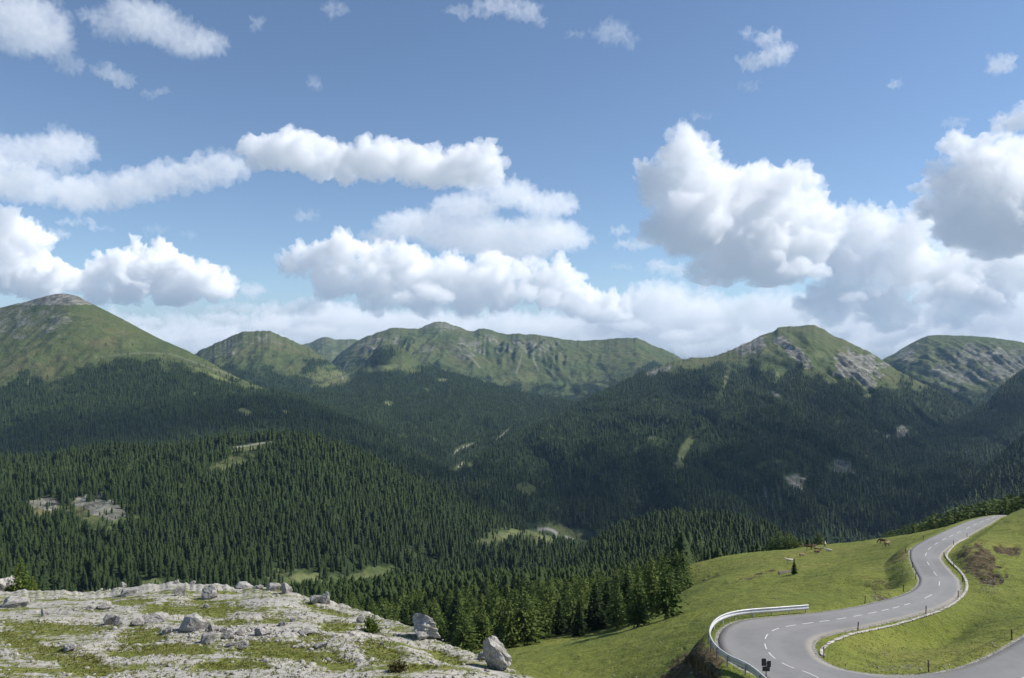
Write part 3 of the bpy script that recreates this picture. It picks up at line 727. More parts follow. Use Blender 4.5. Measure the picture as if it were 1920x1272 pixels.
# centre dashes (photo centre x, y and length in photo pixels along the road)
M_PAINT = mat_plain('road_paint', (0.56, 0.56, 0.54), 0.7, 0.3, 0.12, 2.0)
RCs = crs(RC, 6); RCpx = np.stack([960 + F * RCs[:, 0] / RCs[:, 1], HY - F * RCs[:, 2] / RCs[:, 1]], -1)
al = np.concatenate([[0], np.cumsum(np.linalg.norm(np.diff(RCs, axis=0), axis=1))])
Z6 = lambda x, y: (1280 + x / 3, 920 + y / 3)
DASH = [(1752,158,44),(1721,174,22),(1686,185,22),(1648,199,26),(1608,213,26),(1554,235,26),(1512,254,26),(1470,275,28),(1427,299,26),(1386,325,26),(1365,360,26),(1387,408,36),(1425,465,36),(1441,525,36),
        (1381,593,70),(1264,647,34),(1201,663,38),(1140,678,40),(1070,693,46),(987,709,50),(895,724,52),(800,739,56),(706,753,60),(608,771,58),(524,795,44),(481,830,30),(470,879,32),(504,928,50),(589,986,74),(724,1038,100),(900,1085,110),(1100,1110,110),(1300,1110,110),(1500,1095,110),(1690,1078,100),(1830,1052,70),(1915,1010,70)]
bm = bmesh.new()
for (zx, zy, ln) in DASH:
    p = Z6(zx, zy)
    k = int(np.argmin(((RCpx - p) ** 2).sum(1))); s = al[k]
    g = max(1, k - 6), min(len(al) - 2, k + 6)
    pxper = np.linalg.norm(RCpx[g[1]] - RCpx[g[0]]) / (al[g[1]] - al[g[0]])
    L = min(max(ln / 3 / pxper, 0.8), 4.0); hw = 0.058
    pr = None
    for j in range(7):
        a = s - L / 2 + L * j / 6
        c = Vector([float(np.interp(a, al, RCs[:, i])) for i in range(3)]); c2 = Vector([float(np.interp(a + 0.05, al, RCs[:, i])) for i in range(3)])
        d = (c2 - c); d.z = 0; d.normalize(); nrm = Vector((-d.y, d.x, 0)) * hw
        c.z += 0.05 + 0.008
        cur = (bm.verts.new(c + nrm), bm.verts.new(c - nrm))
        if pr: bm.faces.new((pr[0], pr[1], cur[1], cur[0]))
        pr = cur
me = bpy.data.meshes.new('road_marking'); bmesh.ops.recalc_face_normals(bm, faces=bm.faces); bm.to_mesh(me)
tag(link('road_marking', me, M_PAINT), kind='structure')

# ------------------------------------------------------------------ limestone plateau in the left foreground
P_edge = [(-400,1130),(-200,1115),(0,1108),(60,1108),(130,1107),(200,1103),(230,1097),(300,1098),(330,1093),(400,1096),(470,1099),(520,1102),(560,1112),(600,1122),(640,1131),(680,1142),(720,1156),(770,1174),(800,1186),(840,1202),(880,1220),(920,1238),(960,1256),(1010,1278),(1080,1320),(1200,1390)]
E_D = [(-400,98),(0,92),(200,90),(400,85),(620,75),(700,68),(800,61),(900,56),(1010,50),(1200,46)]
PGRASS = [(365,1140,85,15),(110,1177,105,11),(265,1190,45,16),(90,1222,62,12),(155,1243,50,20,15),(310,1217,95,12),(540,1222,95,17),(520,1158,30,9),(240,1128,55,6),(715,1222,44,20,20),(835,1232,34,10,20),(635,1175,32,11),(630,1240,34,8),(440,1250,60,8),(420,1165,60,8),(600,1140,40,5,15),(480,1205,40,8),(40,1205,30,8),(20,1190,40,8),(590,1195,30,8),(780,1250,30,7)]
xsP = np.arange(-420, 1180, 2.0)
rowsP = 420
cy = [curve([(-400,1500),(1200,1600)], xsP), curve([(-400,1285),(900,1290),(1010,1310),(1200,1450)], xsP), curve([(-400,1200),(0,1196),(300,1196),(600,1205),(760,1225),(900,1258),(1010,1295),(1200,1420)], xsP),
      curve([(-400,1150),(0,1140),(300,1132),(500,1136),(640,1160),(760,1195),(850,1228),(920,1252),(1010,1286),(1200,1405)], xsP), smooth1(curve(P_edge, xsP), 4) + 4.5 * fbm(xsP / 40, xsP * 0 + 3.3, None, 55, 3) + 2.2 * fbm(xsP / 9, xsP * 0 + 1.3, None, 56, 2)]
cd = [curve([(-400,28),(1200,28)], xsP), curve([(-400,44),(900,44),(1200,38)], xsP), curve([(-400,58),(600,55),(900,50),(1010,47),(1200,42)], xsP), curve([(-400,76),(400,72),(620,66),(760,60),(900,53),(1010,48.6),(1200,44)], xsP), smooth1(curve(E_D, xsP), 8)]
PP = np.array([cd, [(HY - y) / F * d for y, d in zip(cy, cd)]])
t = np.concatenate([np.linspace(0, 1, 25, endpoint=False), np.linspace(1, 4, rowsP)])
Dp = pchip(np.arange(5.), PP[0], t); Zp = pchip(np.arange(5.), PP[1], t)
tb = np.linspace(0, 1, 24)[1:, None]
Dp = np.vstack([Dp, Dp[-1] + 45 * tb]); Zp = np.vstack([Zp, Zp[-1] - 46 * tb ** 1.25])
Xp = Dp * ((xsP - 960) / F)[None]
PXp = np.repeat(xsP[None], Dp.shape[0], 0); PYp = HY - F * Zp / Dp
G_ = blobmask(PXp, PYp, PGRASS, 0.45, 0.4)
led = 0.5 + ridged(Xp / 5.5 + 0.3 * noise3(Xp / 4, Dp / 4), Dp / 3.2 + Xp / 17, 301, 4)
terr = fbm(Xp / 9, Dp / 9, None, 302, 4)
st = np.floor(terr * 6 + Xp * 0.04) ; fr = terr * 6 + Xp * 0.04 - st
stepz = (st + sstep(0.75, 1.0, fr)) / 6
Zp = Zp + 0.30 * terr + (0.12 * led + 0.35 * (stepz - terr)) * (1 - 0.85 * G_) - 0.18 * G_ + 0.02 * fbm(Xp / 0.8, Dp / 0.8, None, 303, 3) * (1 - 0.5 * G_)
mA = Surf(xsP, np.maximum.accumulate(Dp + np.arange(Dp.shape[0])[:, None] * 1e-4, 0), Zp)
Gm = np.clip(G_ * 0.38 + 0.51 - 0.20 * led, 0, 1)
pl = link('rocky_plateau', mA.mesh('rocky_plateau', {'grass': Gm}), M_PLAT)
tag(pl, kind='structure')
print('plateau', Dp.shape, round(time.time() - T0, 1))


# ------------------------------------------------------------------ boulders
def rock_mesh(seed, sub=4, planes=16, rough=0.07, strata=0.0):
    rnd = random.Random(seed)
    bm = bmesh.new(); bmesh.ops.create_icosphere(bm, subdivisions=sub, radius=1.0)
    P = np.array([v.co[:] for v in bm.verts])
    for i in range(planes):
        nrm = np.array([rnd.gauss(0, 1), rnd.gauss(0, 1), rnd.gauss(0, 1)]); nrm /= np.linalg.norm(nrm)
        off = rnd.uniform(0.46, 0.82)
        d = P @ nrm - off
        P = P - np.outer(np.maximum(d, 0), nrm) * 0.95
    nz = fbm(P[:, 0] * 2.3, P[:, 1] * 2.3, P[:, 2] * 2.3, seed, 4) * rough * 2.2
    if strata:
        nz += strata * (np.abs(((P[:, 2] * 3.2 + P[:, 0] * 1.5 + noise3(P[:, 0] * 2, P[:, 1] * 2, P[:, 2] * 2, seed) * 0.8) % 1.0) - 0.5) - 0.25)
    P = P * (1 + nz[:, None])
    for v, p in zip(bm.verts, P): v.co = p
    me = bpy.data.meshes.new('boulder'); bm.to_mesh(me); bm.free()
    me.materials.append(M_ROCK)
    me.shade_smooth()
    try: me.set_sharp_from_angle(angle=math.radians(24))
    except Exception: pass
    return me
RM = [rock_mesh(500 + i, 4, 17 + i, 0.045 + 0.012 * (i % 3), 0.05 + 0.10 * (i % 2)) for i in range(8)]

def boulder(px, py, wpx, hpx, surf, label, rs, tilt=0.0, mesh=None, depth=0.8, sink=0.38):
    p = surf.hit(px, py); k = p.y / F
    rnd = random.Random(rs)
    o = bpy.data.objects.new('boulder', mesh or RM[rs % len(RM)]); COL.objects.link(o)
    w_, h_ = wpx * k / 2, hpx * k
    o.scale = (w_ * 1.2, w_ * depth * 1.15, h_ * 0.5 * (1 + sink) * 1.18)
    o.rotation_euler = (rnd.uniform(-.15, .15), tilt, 0)
    o.location = (p.x, p.y + w_ * depth * 0.5, p.z + h_ * 0.5 * (1 - sink))
    tag(o, label, 'boulder', 'boulders lying on the limestone plateau')
    return o
BL = [(24,1139,48,21,'long low grey boulder at the left edge of the plateau'),(82,1156,16,14,'small pointed grey stone near the left edge, alone on thin turf'),
 (203,1172,30,24,'upright pale boulder with a notched top beside a flatter stone'),(219,1174,20,14,'flat pale stone leaning against the upright notched boulder'),(255,1174,30,15,'squat whitish boulder just right of the notched pair'),
 (292,1166,46,15,'wide light slab lying behind the central boulder heap'),(353,1186,54,36,'largest craggy boulder in the middle heap of the plateau'),(312,1189,28,14,'low dark-fronted rock at the foot of the largest heap boulder'),
 (388,1207,30,24,'pale leaning slab in front of the central heap'),(398,1186,24,15,'whitish block touching the right side of the heap'),(418,1187,16,11,'small white block second from the right of the heap'),(425,1199,26,14,'cream coloured rounded stone below the row of white blocks'),
 (448,1192,20,13,'white wedge stone standing apart right of the heap'),(457,1216,20,15,'white cube-like stone lowest right of the boulder trail'),(430,1213,28,8,'thin flat pale slab lying just left of the white cube-like stone'),(128,1222,36,18,'rounded grey-violet boulder above the dark grass hollow'),
 (238,1118,32,17,'dark cracked rock half way up the plateau mound on the left'),(230,1101,14,9,'small dark knob on the skyline of the left mound'),(335,1117,28,18,'dark grey rounded rock on the scree mound near its crest'),(388,1124,38,23,'dark round boulder at the foot of the scree mound'),
 (330,1095,12,8,'small dark stone on the crest above the scree mound'),(362,1096,10,7,'small pale stone on the crest of the scree mound'),(453,1104,36,11,'broad low rock on the skyline left of the rounded pair'),(486,1105,20,9,'low pale rock touching the broad skyline rock'),
 (511,1109,26,18,'grey domed boulder on the skyline, left one of the rounded pair'),(536,1113,24,19,'grey round boulder on the skyline, right one of the rounded pair'),(590,1131,28,18,'dark angular rock on the falling edge of the plateau'),(608,1132,22,19,'pale domed rock right behind the dark angular one on the edge'),
 (192,1143,34,12,'low strip of broken grey rock on turf behind the notched boulder'),(168,1144,14,9,'little white stone at the end of the broken rock strip'),(384,1141,14,9,'little dark stone at the tip of the grey gravel tongue'),
 (528,1174,20,10,'whitish stone on the turf right of the gravel tongue'),(548,1166,12,8,'small brownish stone behind the whitish one on turf'),(490,1192,38,13,'crumbling low grey outcrop right of the white wedge stone'),
 (600,1216,30,12,'striped low outcrop in the right half of the plateau turf'),(570,1190,34,9,'flat pale ledge stone above the striped outcrop'),
 (676,1168,20,17,'small dark brown boulder beside the green bush'),(712,1190,12,6,'small white stone just below the green bush'),(905,1238,26,16,'low grey rock leaning on the left foot of the tall boulder'),(716,1210,10,7,'dark pebble-like stone on the gravel below the bush')]
for i, b in enumerate(BL): boulder(*b[:4], mA, b[4], i, tilt=random.Random(i).uniform(-.2, .2))
# two tall boulders on the right edge, with their own shapes
def tall_mesh(seed, lean, top):
    me = rock_mesh(seed, 5, 17, 0.10, 0.26)
    P = np.empty(len(me.vertices) * 3); me.vertices.foreach_get('co', P); P = P.reshape(-1, 3)
    f = (P[:, 2] + 1) / 2
    tp = 1 - top * np.clip(f, 0, 1) ** 1.3
    P[:, 0] = P[:, 0] * tp + lean * f; P[:, 1] *= tp
    me.vertices.foreach_set('co', P.ravel()); me.update(); return me
boulder(803,1199,66,44, mA, 'tall leaning grey boulder on the edge right of the bush', 3, mesh=tall_mesh(901, -0.45, 0.45), sink=0.15)
boulder(932,1257,58,70, mA, 'tallest craggy boulder standing alone above the green slope', 5, mesh=tall_mesh(917, -0.2, 0.38), sink=0.12)
# pale crag at the left edge beyond the plateau
p = Vector(((4 - 960) / F * 112, 112, -1 * (1112 - HY) / F * 112))
cr = bpy.data.objects.new('crag', rock_mesh(933, 5, 18, 0.09, 0.14)); COL.objects.link(cr)
cr.location = (p.x, p.y, p.z - 1.0); cr.scale = (3.0, 3.0, 5.6); cr.rotation_euler = (0.1, -0.2, 0.4)
tag(cr, 'pale limestone crag at the left edge beside the yellow-green larch', 'crag')

# loose rubble over the plateau, uncountable
def scatter_stones(surf, pts, smin, smax, seed, name):
    rnd = np.random.default_rng(seed)
    bm = bmesh.new(); bmesh.ops.create_icosphere(bm, subdivisions=1, radius=1.0)
    base = np.array([v.co[:] for v in bm.verts]); fc = np.array([[v.index for v in f.verts] for f in bm.faces]); bm.free()
    V = []; Fc = []; o = 0
    for (x, y) in pts:
        p = surf.hit(x, y); s = smin * (smax / smin) ** (rnd.random() ** 2.4)
        b_ = base * (1 + 0.5 * (rnd.random((len(base), 1)) - 0.5)) * np.array([1, rnd.uniform(.6, 1), rnd.uniform(.35, .7)]) * s
        a = rnd.uniform(0, 6.3); R = np.array([[math.cos(a), -math.sin(a), 0], [math.sin(a), math.cos(a), 0], [0, 0, 1]])
        V.append(b_ @ R.T + np.array(p) + np.array([0, 0, s * 0.12])); Fc.append(fc + o); o += len(base)
    return link(name, np_mesh(name, np.vstack(V), np.vstack(Fc), False), M_ROCK)
gp_ = []
grnd = random.Random(12)
while len(gp_) < 6500:
    q = (grnd.uniform(950, 1930), grnd.uniform(1040, 1278))
    h_ = mB.hit(*q)
    if h_.y > 240 or h_.y < 50: continue
    gp_.append(q)
rnd = random.Random(5)
pts = []
while len(pts) < 1000:
    x = rnd.uniform(-60, 1010); y = rnd.uniform(1095, 1275)
    if y < curve(P_edge, np.array([x]))[0] + 2: continue
    g = float(blobmask(np.array([x]), np.array([y]), PGRASS, 0.4)[0])
    if rnd.random() < (0.12 if g > 0.5 else 1.0): pts.append((x, y))
for (cx, cy_, sx, sy, n_) in [(370,1192,70,12,160),(420,1200,40,12,120),(490,1190,35,10,70),(590,1190,60,18,90),(640,1200,30,10,60),(560,1210,60,10,60),(720,1195,50,16,70),(190,1145,40,8,60),(470,1180,60,12,60),(240,1110,30,8,50)]:
    pts += [(rnd.gauss(cx, sx / 1.6), rnd.gauss(cy_, sy / 1.6)) for _ in range(n_)]
tag(scatter_stones(mA, pts, 0.035, 0.24, 4, 'rubble'), 'loose pale limestone rubble strewn over the plateau', 'rubble', kind='stuff')
pts = [(rnd.uniform(960, 1330), rnd.uniform(1130, 1272)) for _ in range(330)] + [(rnd.uniform(1380, 1690), rnd.uniform(1050, 1135)) for _ in range(70)] + [(rnd.gauss(1690, 50), rnd.gauss(1250, 7)) for _ in range(60)] \
    + [(rnd.uniform(1560, 1880), rnd.uniform(1190, 1245)) for _ in range(40)] + [(rnd.gauss(1858, 12), rnd.gauss(1095, 9)) for _ in range(130)] + [(rnd.gauss(1640, 14), rnd.gauss(1124, 3)) for _ in range(40)] + [(rnd.gauss(1690, 14), rnd.gauss(1062, 12)) for _ in range(50)]
def on_road(p):
    t_ = np.clip(((p.x - RO[:, 0]) * AB[:, 0] + (p.y - RO[:, 1]) * AB[:, 1]) / L2_, 0, 1)
    return float(np.min(np.hypot(RO[:, 0] + t_ * AB[:, 0] - p.x, RO[:, 1] + t_ * AB[:, 1] - p.y))) < 0.5
pts = [q for q in pts if not on_road(mB.hit(*q))]
tag(scatter_stones(mB, pts, 0.04, 0.16, 6, 'field_stones'), 'small white stones dotted over the green meadow slope', 'stones', kind='stuff')

# grass tufts: plateau and verge
def scatter_tufts(surf, pts, h0, h1, seed, name, mat):
    rnd = np.random.default_rng(seed); V = []; Fc = []; tn = []; o = 0
    for (x, y) in pts:
        p = surf.hit(x, y); s = rnd.uniform(h0, h1); tt = rnd.random()
        for k in range(9):
            a = rnd.uniform(0, 6.3); r = s * rnd.uniform(0.1, 0.9); l = rnd.uniform(.5, 1) * s; b_ = a + rnd.uniform(-.6, .6)
            c = np.array([p.x + r * math.cos(a), p.y + r * math.sin(a), p.z - 0.02]); wd = s * 0.2
            V += [c + [wd * math.sin(b_), -wd * math.cos(b_), 0], c - [wd * math.sin(b_), -wd * math.cos(b_), 0], c + [l * .5 * math.cos(b_), l * .5 * math.sin(b_), l]]
            Fc.append((o, o + 1, o + 2)); o += 3; tn += [tt] * 3
    return link(name, np_mesh(name, np.array(V), np.array(Fc), False, {'tint': np.array(tn)}), mat)
M_TUFT = mat_needles('turf_blades', (0.100, 0.125, 0.022), (0.165, 0.185, 0.038), (0.235, 0.220, 0.075))
pts = []
while len(pts) < 9000:
    x = rnd.uniform(-60, 1010); y = rnd.uniform(1098, 1280)
    if y < curve(P_edge, np.array([x]))[0] + 2: continue
    g = float(blobmask(np.array([x]), np.array([y]), PGRASS, 0.4)[0])
    if rnd.random() < 0.22 + 0.78 * g: pts.append((x, y))
gp_ = [q for q in gp_ if not on_road(mB.hit(*q))]
M_TUSS = mat_needles('tussock_blades', (0.085, 0.115, 0.022), (0.150, 0.180, 0.034), (0.23, 0.22, 0.075))
tag(scatter_tufts(mB, gp_, 0.05, 0.13, 18, 'tussocks', M_TUSS), 'rough grass tussocks dotting the alpine meadow', 'grass', kind='stuff')
tag(scatter_tufts(mA, pts, 0.06, 0.17, 8, 'turf', M_TUFT), 'short alpine turf tufts growing between the plateau stones', 'turf', kind='stuff')
print('rocks', round(time.time() - T0, 1))


# ------------------------------------------------------------------ trees
def tree_mesh(kind, seed, H=1.0):
    """unit-height conifer: returns (crown mesh, trunk mesh). Boughs are drooping sprays of small ragged leaf-faces"""
    rnd = random.Random(seed)
    V = []; Fc = []; tn = []
    if kind == 'spruce': w0, base, drp, nl, dens = 0.17, 0.06, 0.50, 30, 1.0
    elif kind == 'larch': w0, base, drp, nl, dens = 0.245, 0.08, 0.20, 26, 1.0
    else: w0, base, drp, nl, dens = 0.34, 0.08, 0.05, 17, 1.0
    phase = rnd.uniform(0, 6)
    for li in range(nl):
        f = li / (nl - 1)
        z = base + (0.97 - base) * (f ** 0.92)
        if kind == 'round': r = w0 * math.sin(min(1, (1 - f) * 1.15 + 0.12) * PI * 0.55) * (0.75 + 0.25 * math.sin(PI * f))
        else: r = w0 * (1 - f) ** (0.80 if kind == 'spruce' else 0.56) * (0.55 + 0.45 * min(1, f * 5 + 0.35)) + 0.012
        nb = max(4, int((13 - 7 * f) * dens))
        for b_ in range(nb):
            if rnd.random() < 0.10: continue
            a = phase + li * 2.4 + b_ * 2 * PI / nb + rnd.uniform(-.3, .3)
            L = r * rnd.uniform(0.62, 1.18) * (1 + 0.14 * math.sin(3 * a + phase))
            ca, sa = math.cos(a), math.sin(a); bt = rnd.random()
            n_s = max(3, int(L / w0 * 8))
            for s in range(n_s):
                q = (s + rnd.random()) / n_s; q = 0.12 + 0.88 * q
                rr = L * q
                zz = z - drp * L * q * q + rnd.uniform(-.012, .012) + (0.02 * (1 - f) if kind != 'spruce' else 0)
                sz = (0.019 + 0.020 * (1 - f)) * rnd.uniform(.6, 1.35) * (1.15 - 0.45 * q) * (1.0 if kind != 'round' else 1.4)
                cx = rr * ca + rnd.uniform(-1, 1) * sz * .9 * sa; cy = rr * sa - rnd.uniform(-1, 1) * sz * .9 * ca
                u = Vector((ca + rnd.uniform(-.5, .5), sa + rnd.uniform(-.5, .5), rnd.uniform(-.8, .3))).normalized()
                v = u.cross(Vector((rnd.uniform(-1, 1), rnd.uniform(-1, 1), rnd.uniform(.2, 1.2)))).normalized()
                c = Vector((cx, cy, zz)); o = len(V)
                V += [c - u * sz * .9 , c + v * sz * .62 + u * sz * .1, c + u * sz * 1.35, c - v * sz * .62 + u * sz * .1]
                Fc.append((o, o + 1, o + 2, o + 3)); t_ = min(1, max(0, 0.35 * bt + 0.35 * rnd.random() + 0.25 * q)); tn += [t_] * 4
    crown = np_mesh('crown', np.array([v[:] for v in V]), np.array(Fc), False, {'tint': np.array(tn)})
    bm = bmesh.new(); prev = None
    bend = rnd.uniform(-.02, .02)
    for i in range(9):
        f = i / 8; rr = 0.0145 * (1 - f) ** 0.8 + 0.0015 + (0.008 if i == 0 else 0)
        ring = [bm.verts.new((rr * math.cos(k * PI / 3.5) + bend * math.sin(f * 3), rr * math.sin(k * PI / 3.5), -0.03 + 0.99 * f)) for k in range(7)]
        if prev:
            for k in range(7): bm.faces.new((prev[k], prev[(k + 1) % 7], ring[(k + 1) % 7], ring[k]))
        prev = ring
    # main limbs
    for i in range(26):
        z = rnd.uniform(base * .6, 0.8); a = rnd.uniform(0, 6.3); L = w0 * (1 - z) * rnd.uniform(.6, 1.0)
        d = Vector((math.cos(a), math.sin(a), -0.15)); s = Vector((-d.y, d.x, 0)) * 0.0022
        c = Vector((0, 0, z)); e = c + d * L
        a1, a2, a3, a4 = bm.verts.new(c + s), bm.verts.new(c - s), bm.verts.new(c + Vector((0, 0, .0035))), bm.verts.new(e)
        bm.faces.new((a1, a2, a4)); bm.faces.new((a2, a3, a4)); bm.faces.new((a3, a1, a4))
    trunk = bpy.data.meshes.new('trunk'); bm.to_mesh(trunk); bm.free(); trunk.materials.append(M_BARK)
    return crown, trunk
TM = {}
for kind, mat, ns in (('spruce', M_SPRUCE, 5), ('larch', M_LARCH, 6), ('round', M_BUSHY, 3)):
    TM[kind] = []
    for i in range(ns):
        c, t_ = tree_mesh(kind, 40 + i * 7 + len(kind)); c.materials.append(mat); TM[kind].append((c, t_))
cb = TM['larch'][1][0].copy(); cb.materials.clear(); cb.materials.append(M_BRIGHT); TM['bright'] = [(cb, TM['larch'][1][1])]
print('tree kinds', len(TM['spruce'][0][0].polygons), round(time.time() - T0, 1))
NAMES = {'spruce': 'spruce_tree', 'larch': 'larch_tree', 'round': 'larch_tree', 'bright': 'larch_tree'}
trnd = random.Random(99)
def tree(kind, x, y, z, h, wide, label, group=None, cat='tree'):
    c, t_ = TM[kind][trnd.randrange(len(TM[kind]))]
    r = empty(NAMES[kind], (x, y, z - 0.15), trnd.uniform(0, 6.28)); r.scale = (h * wide, h * wide, h)
    o = bpy.data.objects.new('crown', c); COL.objects.link(o); o.parent = r
    q = bpy.data.objects.new('trunk', t_); COL.objects.link(q); q.parent = r
    tag(r, label, cat, group)
    return r
# grove below the meadow: rows by depth
used = []
cnt = 0
Dmin = [(560,300),(640,255),(700,215),(800,190),(880,178),(960,172),(1040,172),(1100,178),(1160,182),(1200,186),(1240,200),(1280,215)]
Dmax = [(560,400),(700,350),(900,330),(1000,330),(1100,320),(1200,300),(1240,280),(1280,250)]
tries = 0
while cnt < 268 and tries < 60000:
    tries += 1
    x = trnd.uniform(575, 1282); dn = float(curve(Dmin, np.array([x]))[0]); dm = float(curve(Dmax, np.array([x]))[0])
    d = math.sqrt(trnd.uniform(dn ** 2, dm ** 2))
    if x > 1130 and d < dm and trnd.random() < 0.25: continue
    X_ = (x - 960) / F * d
    sep = 4.6 if d < 260 else 5.4
    if any((X_ - a) ** 2 + (d - b) ** 2 < sep * sep for a, b in used): continue
    used.append((X_, d)); z = mB.height(X_, d)
    kind = 'spruce' if trnd.random() < 0.24 else ('larch' if trnd.random() < 0.7 else 'round')
    h = trnd.uniform(8.5, 12.5) * (0.82 if x > 1190 else 1.0)
    tree(kind, X_, d, z, h, trnd.uniform(1.25, 1.65) if kind != 'round' else trnd.uniform(.85, 1.1), 'dark green larch standing among the dense grove below the meadow' if kind != 'spruce' else 'narrow dark spruce standing among the dense grove below the meadow', 'trees of the grove below the meadow')
    cnt += 1
print('grove', cnt)
# trees at the open right end of the grove, picked out one by one
for (x, y, h, kd, lb) in [(1250,1160,11.5,'larch','broad larch at the right end of the grove, alone against the open meadow'),(1196,1176,10.5,'larch','broad low larch just left of the broad end tree, trunk showing'),
        (1222,1150,12.5,'larch','tallest larch at the right end of the grove'),(1158,1178,10.5,'larch','dark larch left of the low broad one with shade at its foot'),(1172,1108,9,'spruce','slim small spruce standing free in the gap on the meadow rim'),
        (1090,1178,11,'larch','wide larch with bare trunk over the shaded hollow'),(876,1216,12,'larch','drooping larch nearest the tall boulder, at the lower edge of the grove'),(955,1216,11,'larch','broad pale larch at the foot of the grove above the green slope'),
        (1005,1200,9,'spruce','dark narrow spruce at the lower right foot of the grove')]:
    p = mB.hit(x, y); tree(kd, p.x, p.y, p.z, h, 1.15, lb)
# tree tops behind the far rim of the meadow and along the upper road
for (x, ytop, d, wd, kd) in [(1448,1010,290,1.2,'round'),(1462,1004,285,1.2,'round'),(1478,1006,280,1.3,'round'),(1490,1012,275,1.2,'round')]:
    ytop -= 8; z = mB.height((x - 960) / F * d, d); h = (HY - ytop) / F * d - z
    tree(kd, (x - 960) / F * d, d, z, max(h, 3), wd, 'rounded bushy tree in the small clump behind the meadow rim', 'bushy clump behind the meadow rim')
d = 262; z = mB.height((1535 - 960) / F * d, d); tree('round', (1535 - 960) / F * d, d, z, (HY - 996) / F * d - z, 1.2, 'single rounded tree behind the cows on the meadow rim')
tops = [(1672,1000,12),(1684,998,10),(1697,990,11),(1712,986,11),(1722,988,12),(1735,978,13),(1748,972,13),(1757,969,14),(1768,975,13),(1778,965,14),(1790,958,14),(1803,953,15),(1815,956,15),(1824,951,15),(1838,948,16),(1848,945,16),(1860,941,16),(1873,943,16),(1884,938,17),(1897,934,17),(1908,936,17),(1919,931,17),(1935,928,17),(1950,930,17)]
for i, (x, yt, h) in enumerate(tops):
    d = 262 + (i % 3) * 9 - (x - 1672) * 0.06
    yt -= 8; h += 1.5
    z = (HY - yt) / F * d - h
    kd = ('larch', 'round', 'larch')[i % 3]
    tree(kd, (x - 960) / F * d, d, z, h, 1.6, 'full dark green larch in the row rising behind the upper stretch of road' if kd == 'larch' else 'bushy rounded larch in the row rising behind the upper stretch of road', 'row of conifers behind the upper road')
p = mB.hit(1489, 1077); tree('spruce', p.x, p.y, p.z, 3.6, 1.2, 'tiny lone spruce on the open meadow beside the trough')
# yellow-green larches beyond the left plateau edge
for (x, yt, yb, d, wd, lb) in [(38,1044,1125,104,1.25,'bright yellow-green larch beyond the left edge of the plateau'),(60,1078,1122,101,1.5,'lower yellow-green larch touching the right side of the tall bright one'),(16,1086,1122,104,1.4,'small yellow-green larch between the pale crag and the tall bright one')]:
    z = (HY - yb) / F * d; tree('bright', (x - 960) / F * d, d, z, (HY - yt) / F * d - z, wd, lb)

# bushes on the plateau
def bush(px, py, wpx, hpx, label, mat, seed):
    p = mA.hit(px, py); k = p.y / F; R = wpx * k / 2; H = hpx * k
    rnd = random.Random(seed); V = []; Fc = []; tn = []
    for s in range(90):
        a = rnd.uniform(0, 6.3); el = rnd.uniform(0.05, 1.4); L = rnd.uniform(.6, 1.08)
        tip = Vector((R * math.cos(a) * math.cos(el) * L, R * math.sin(a) * math.cos(el) * L, H * math.sin(el) * L)); t0 = rnd.random()
        for q in range(16):
            f = 0.3 + 0.7 * (q + rnd.random()) / 16; c = tip * f + Vector((rnd.gauss(0, .03), rnd.gauss(0, .03), rnd.gauss(0, .03)))
            u = Vector((rnd.gauss(0, 1), rnd.gauss(0, 1), rnd.gauss(0, 1) + .6)).normalized(); v = u.cross(Vector((rnd.gauss(0, 1), rnd.gauss(0, 1), rnd.gauss(0, 1)))).normalized(); sz = 0.085 * rnd.uniform(.6, 1.3)
            o = len(V); V += [c - u * sz, c + v * sz * .5, c + u * sz, c - v * sz * .5]; Fc.append((o, o+1, o+2, o+3)); tn += [min(1, .5 * t0 + .5 * rnd.random())] * 4
    root = empty('bush', p)
    link('foliage', np_mesh('foliage', np.array([v[:] for v in V]), np.array(Fc), False, {'tint': np.array(tn)}), mat, root)
    bm = bmesh.new()
    for s in range(14):
        a = rnd.uniform(0, 6.3); e = Vector((R * .6 * math.cos(a), R * .6 * math.sin(a), H * .6)); sd = Vector((-math.sin(a), math.cos(a), 0)) * .012
        a1, a2, a3, a4 = bm.verts.new(sd), bm.verts.new(-sd), bm.verts.new((0, 0, .03)), bm.verts.new(e)
        bm.faces.new((a1, a2, a4)); bm.faces.new((a2, a3, a4)); bm.faces.new((a3, a1, a4))
    me = bpy.data.meshes.new('stem'); bm.to_mesh(me); link('stem', me, M_BARK, root)
    tag(root, label, 'bush')
bush(696,1186,42,34,'bright green young conifer bush on the plateau edge beside the dark boulder', M_BRIGHT, 1)
M_HEATH = mat_needles('heath_leaves', (0.045, 0.052, 0.018), (0.080, 0.080, 0.028), (0.12, 0.10, 0.04))
bush(745,1258,46,17,'low brownish dwarf shrub near the bottom of the plateau', M_HEATH, 2)


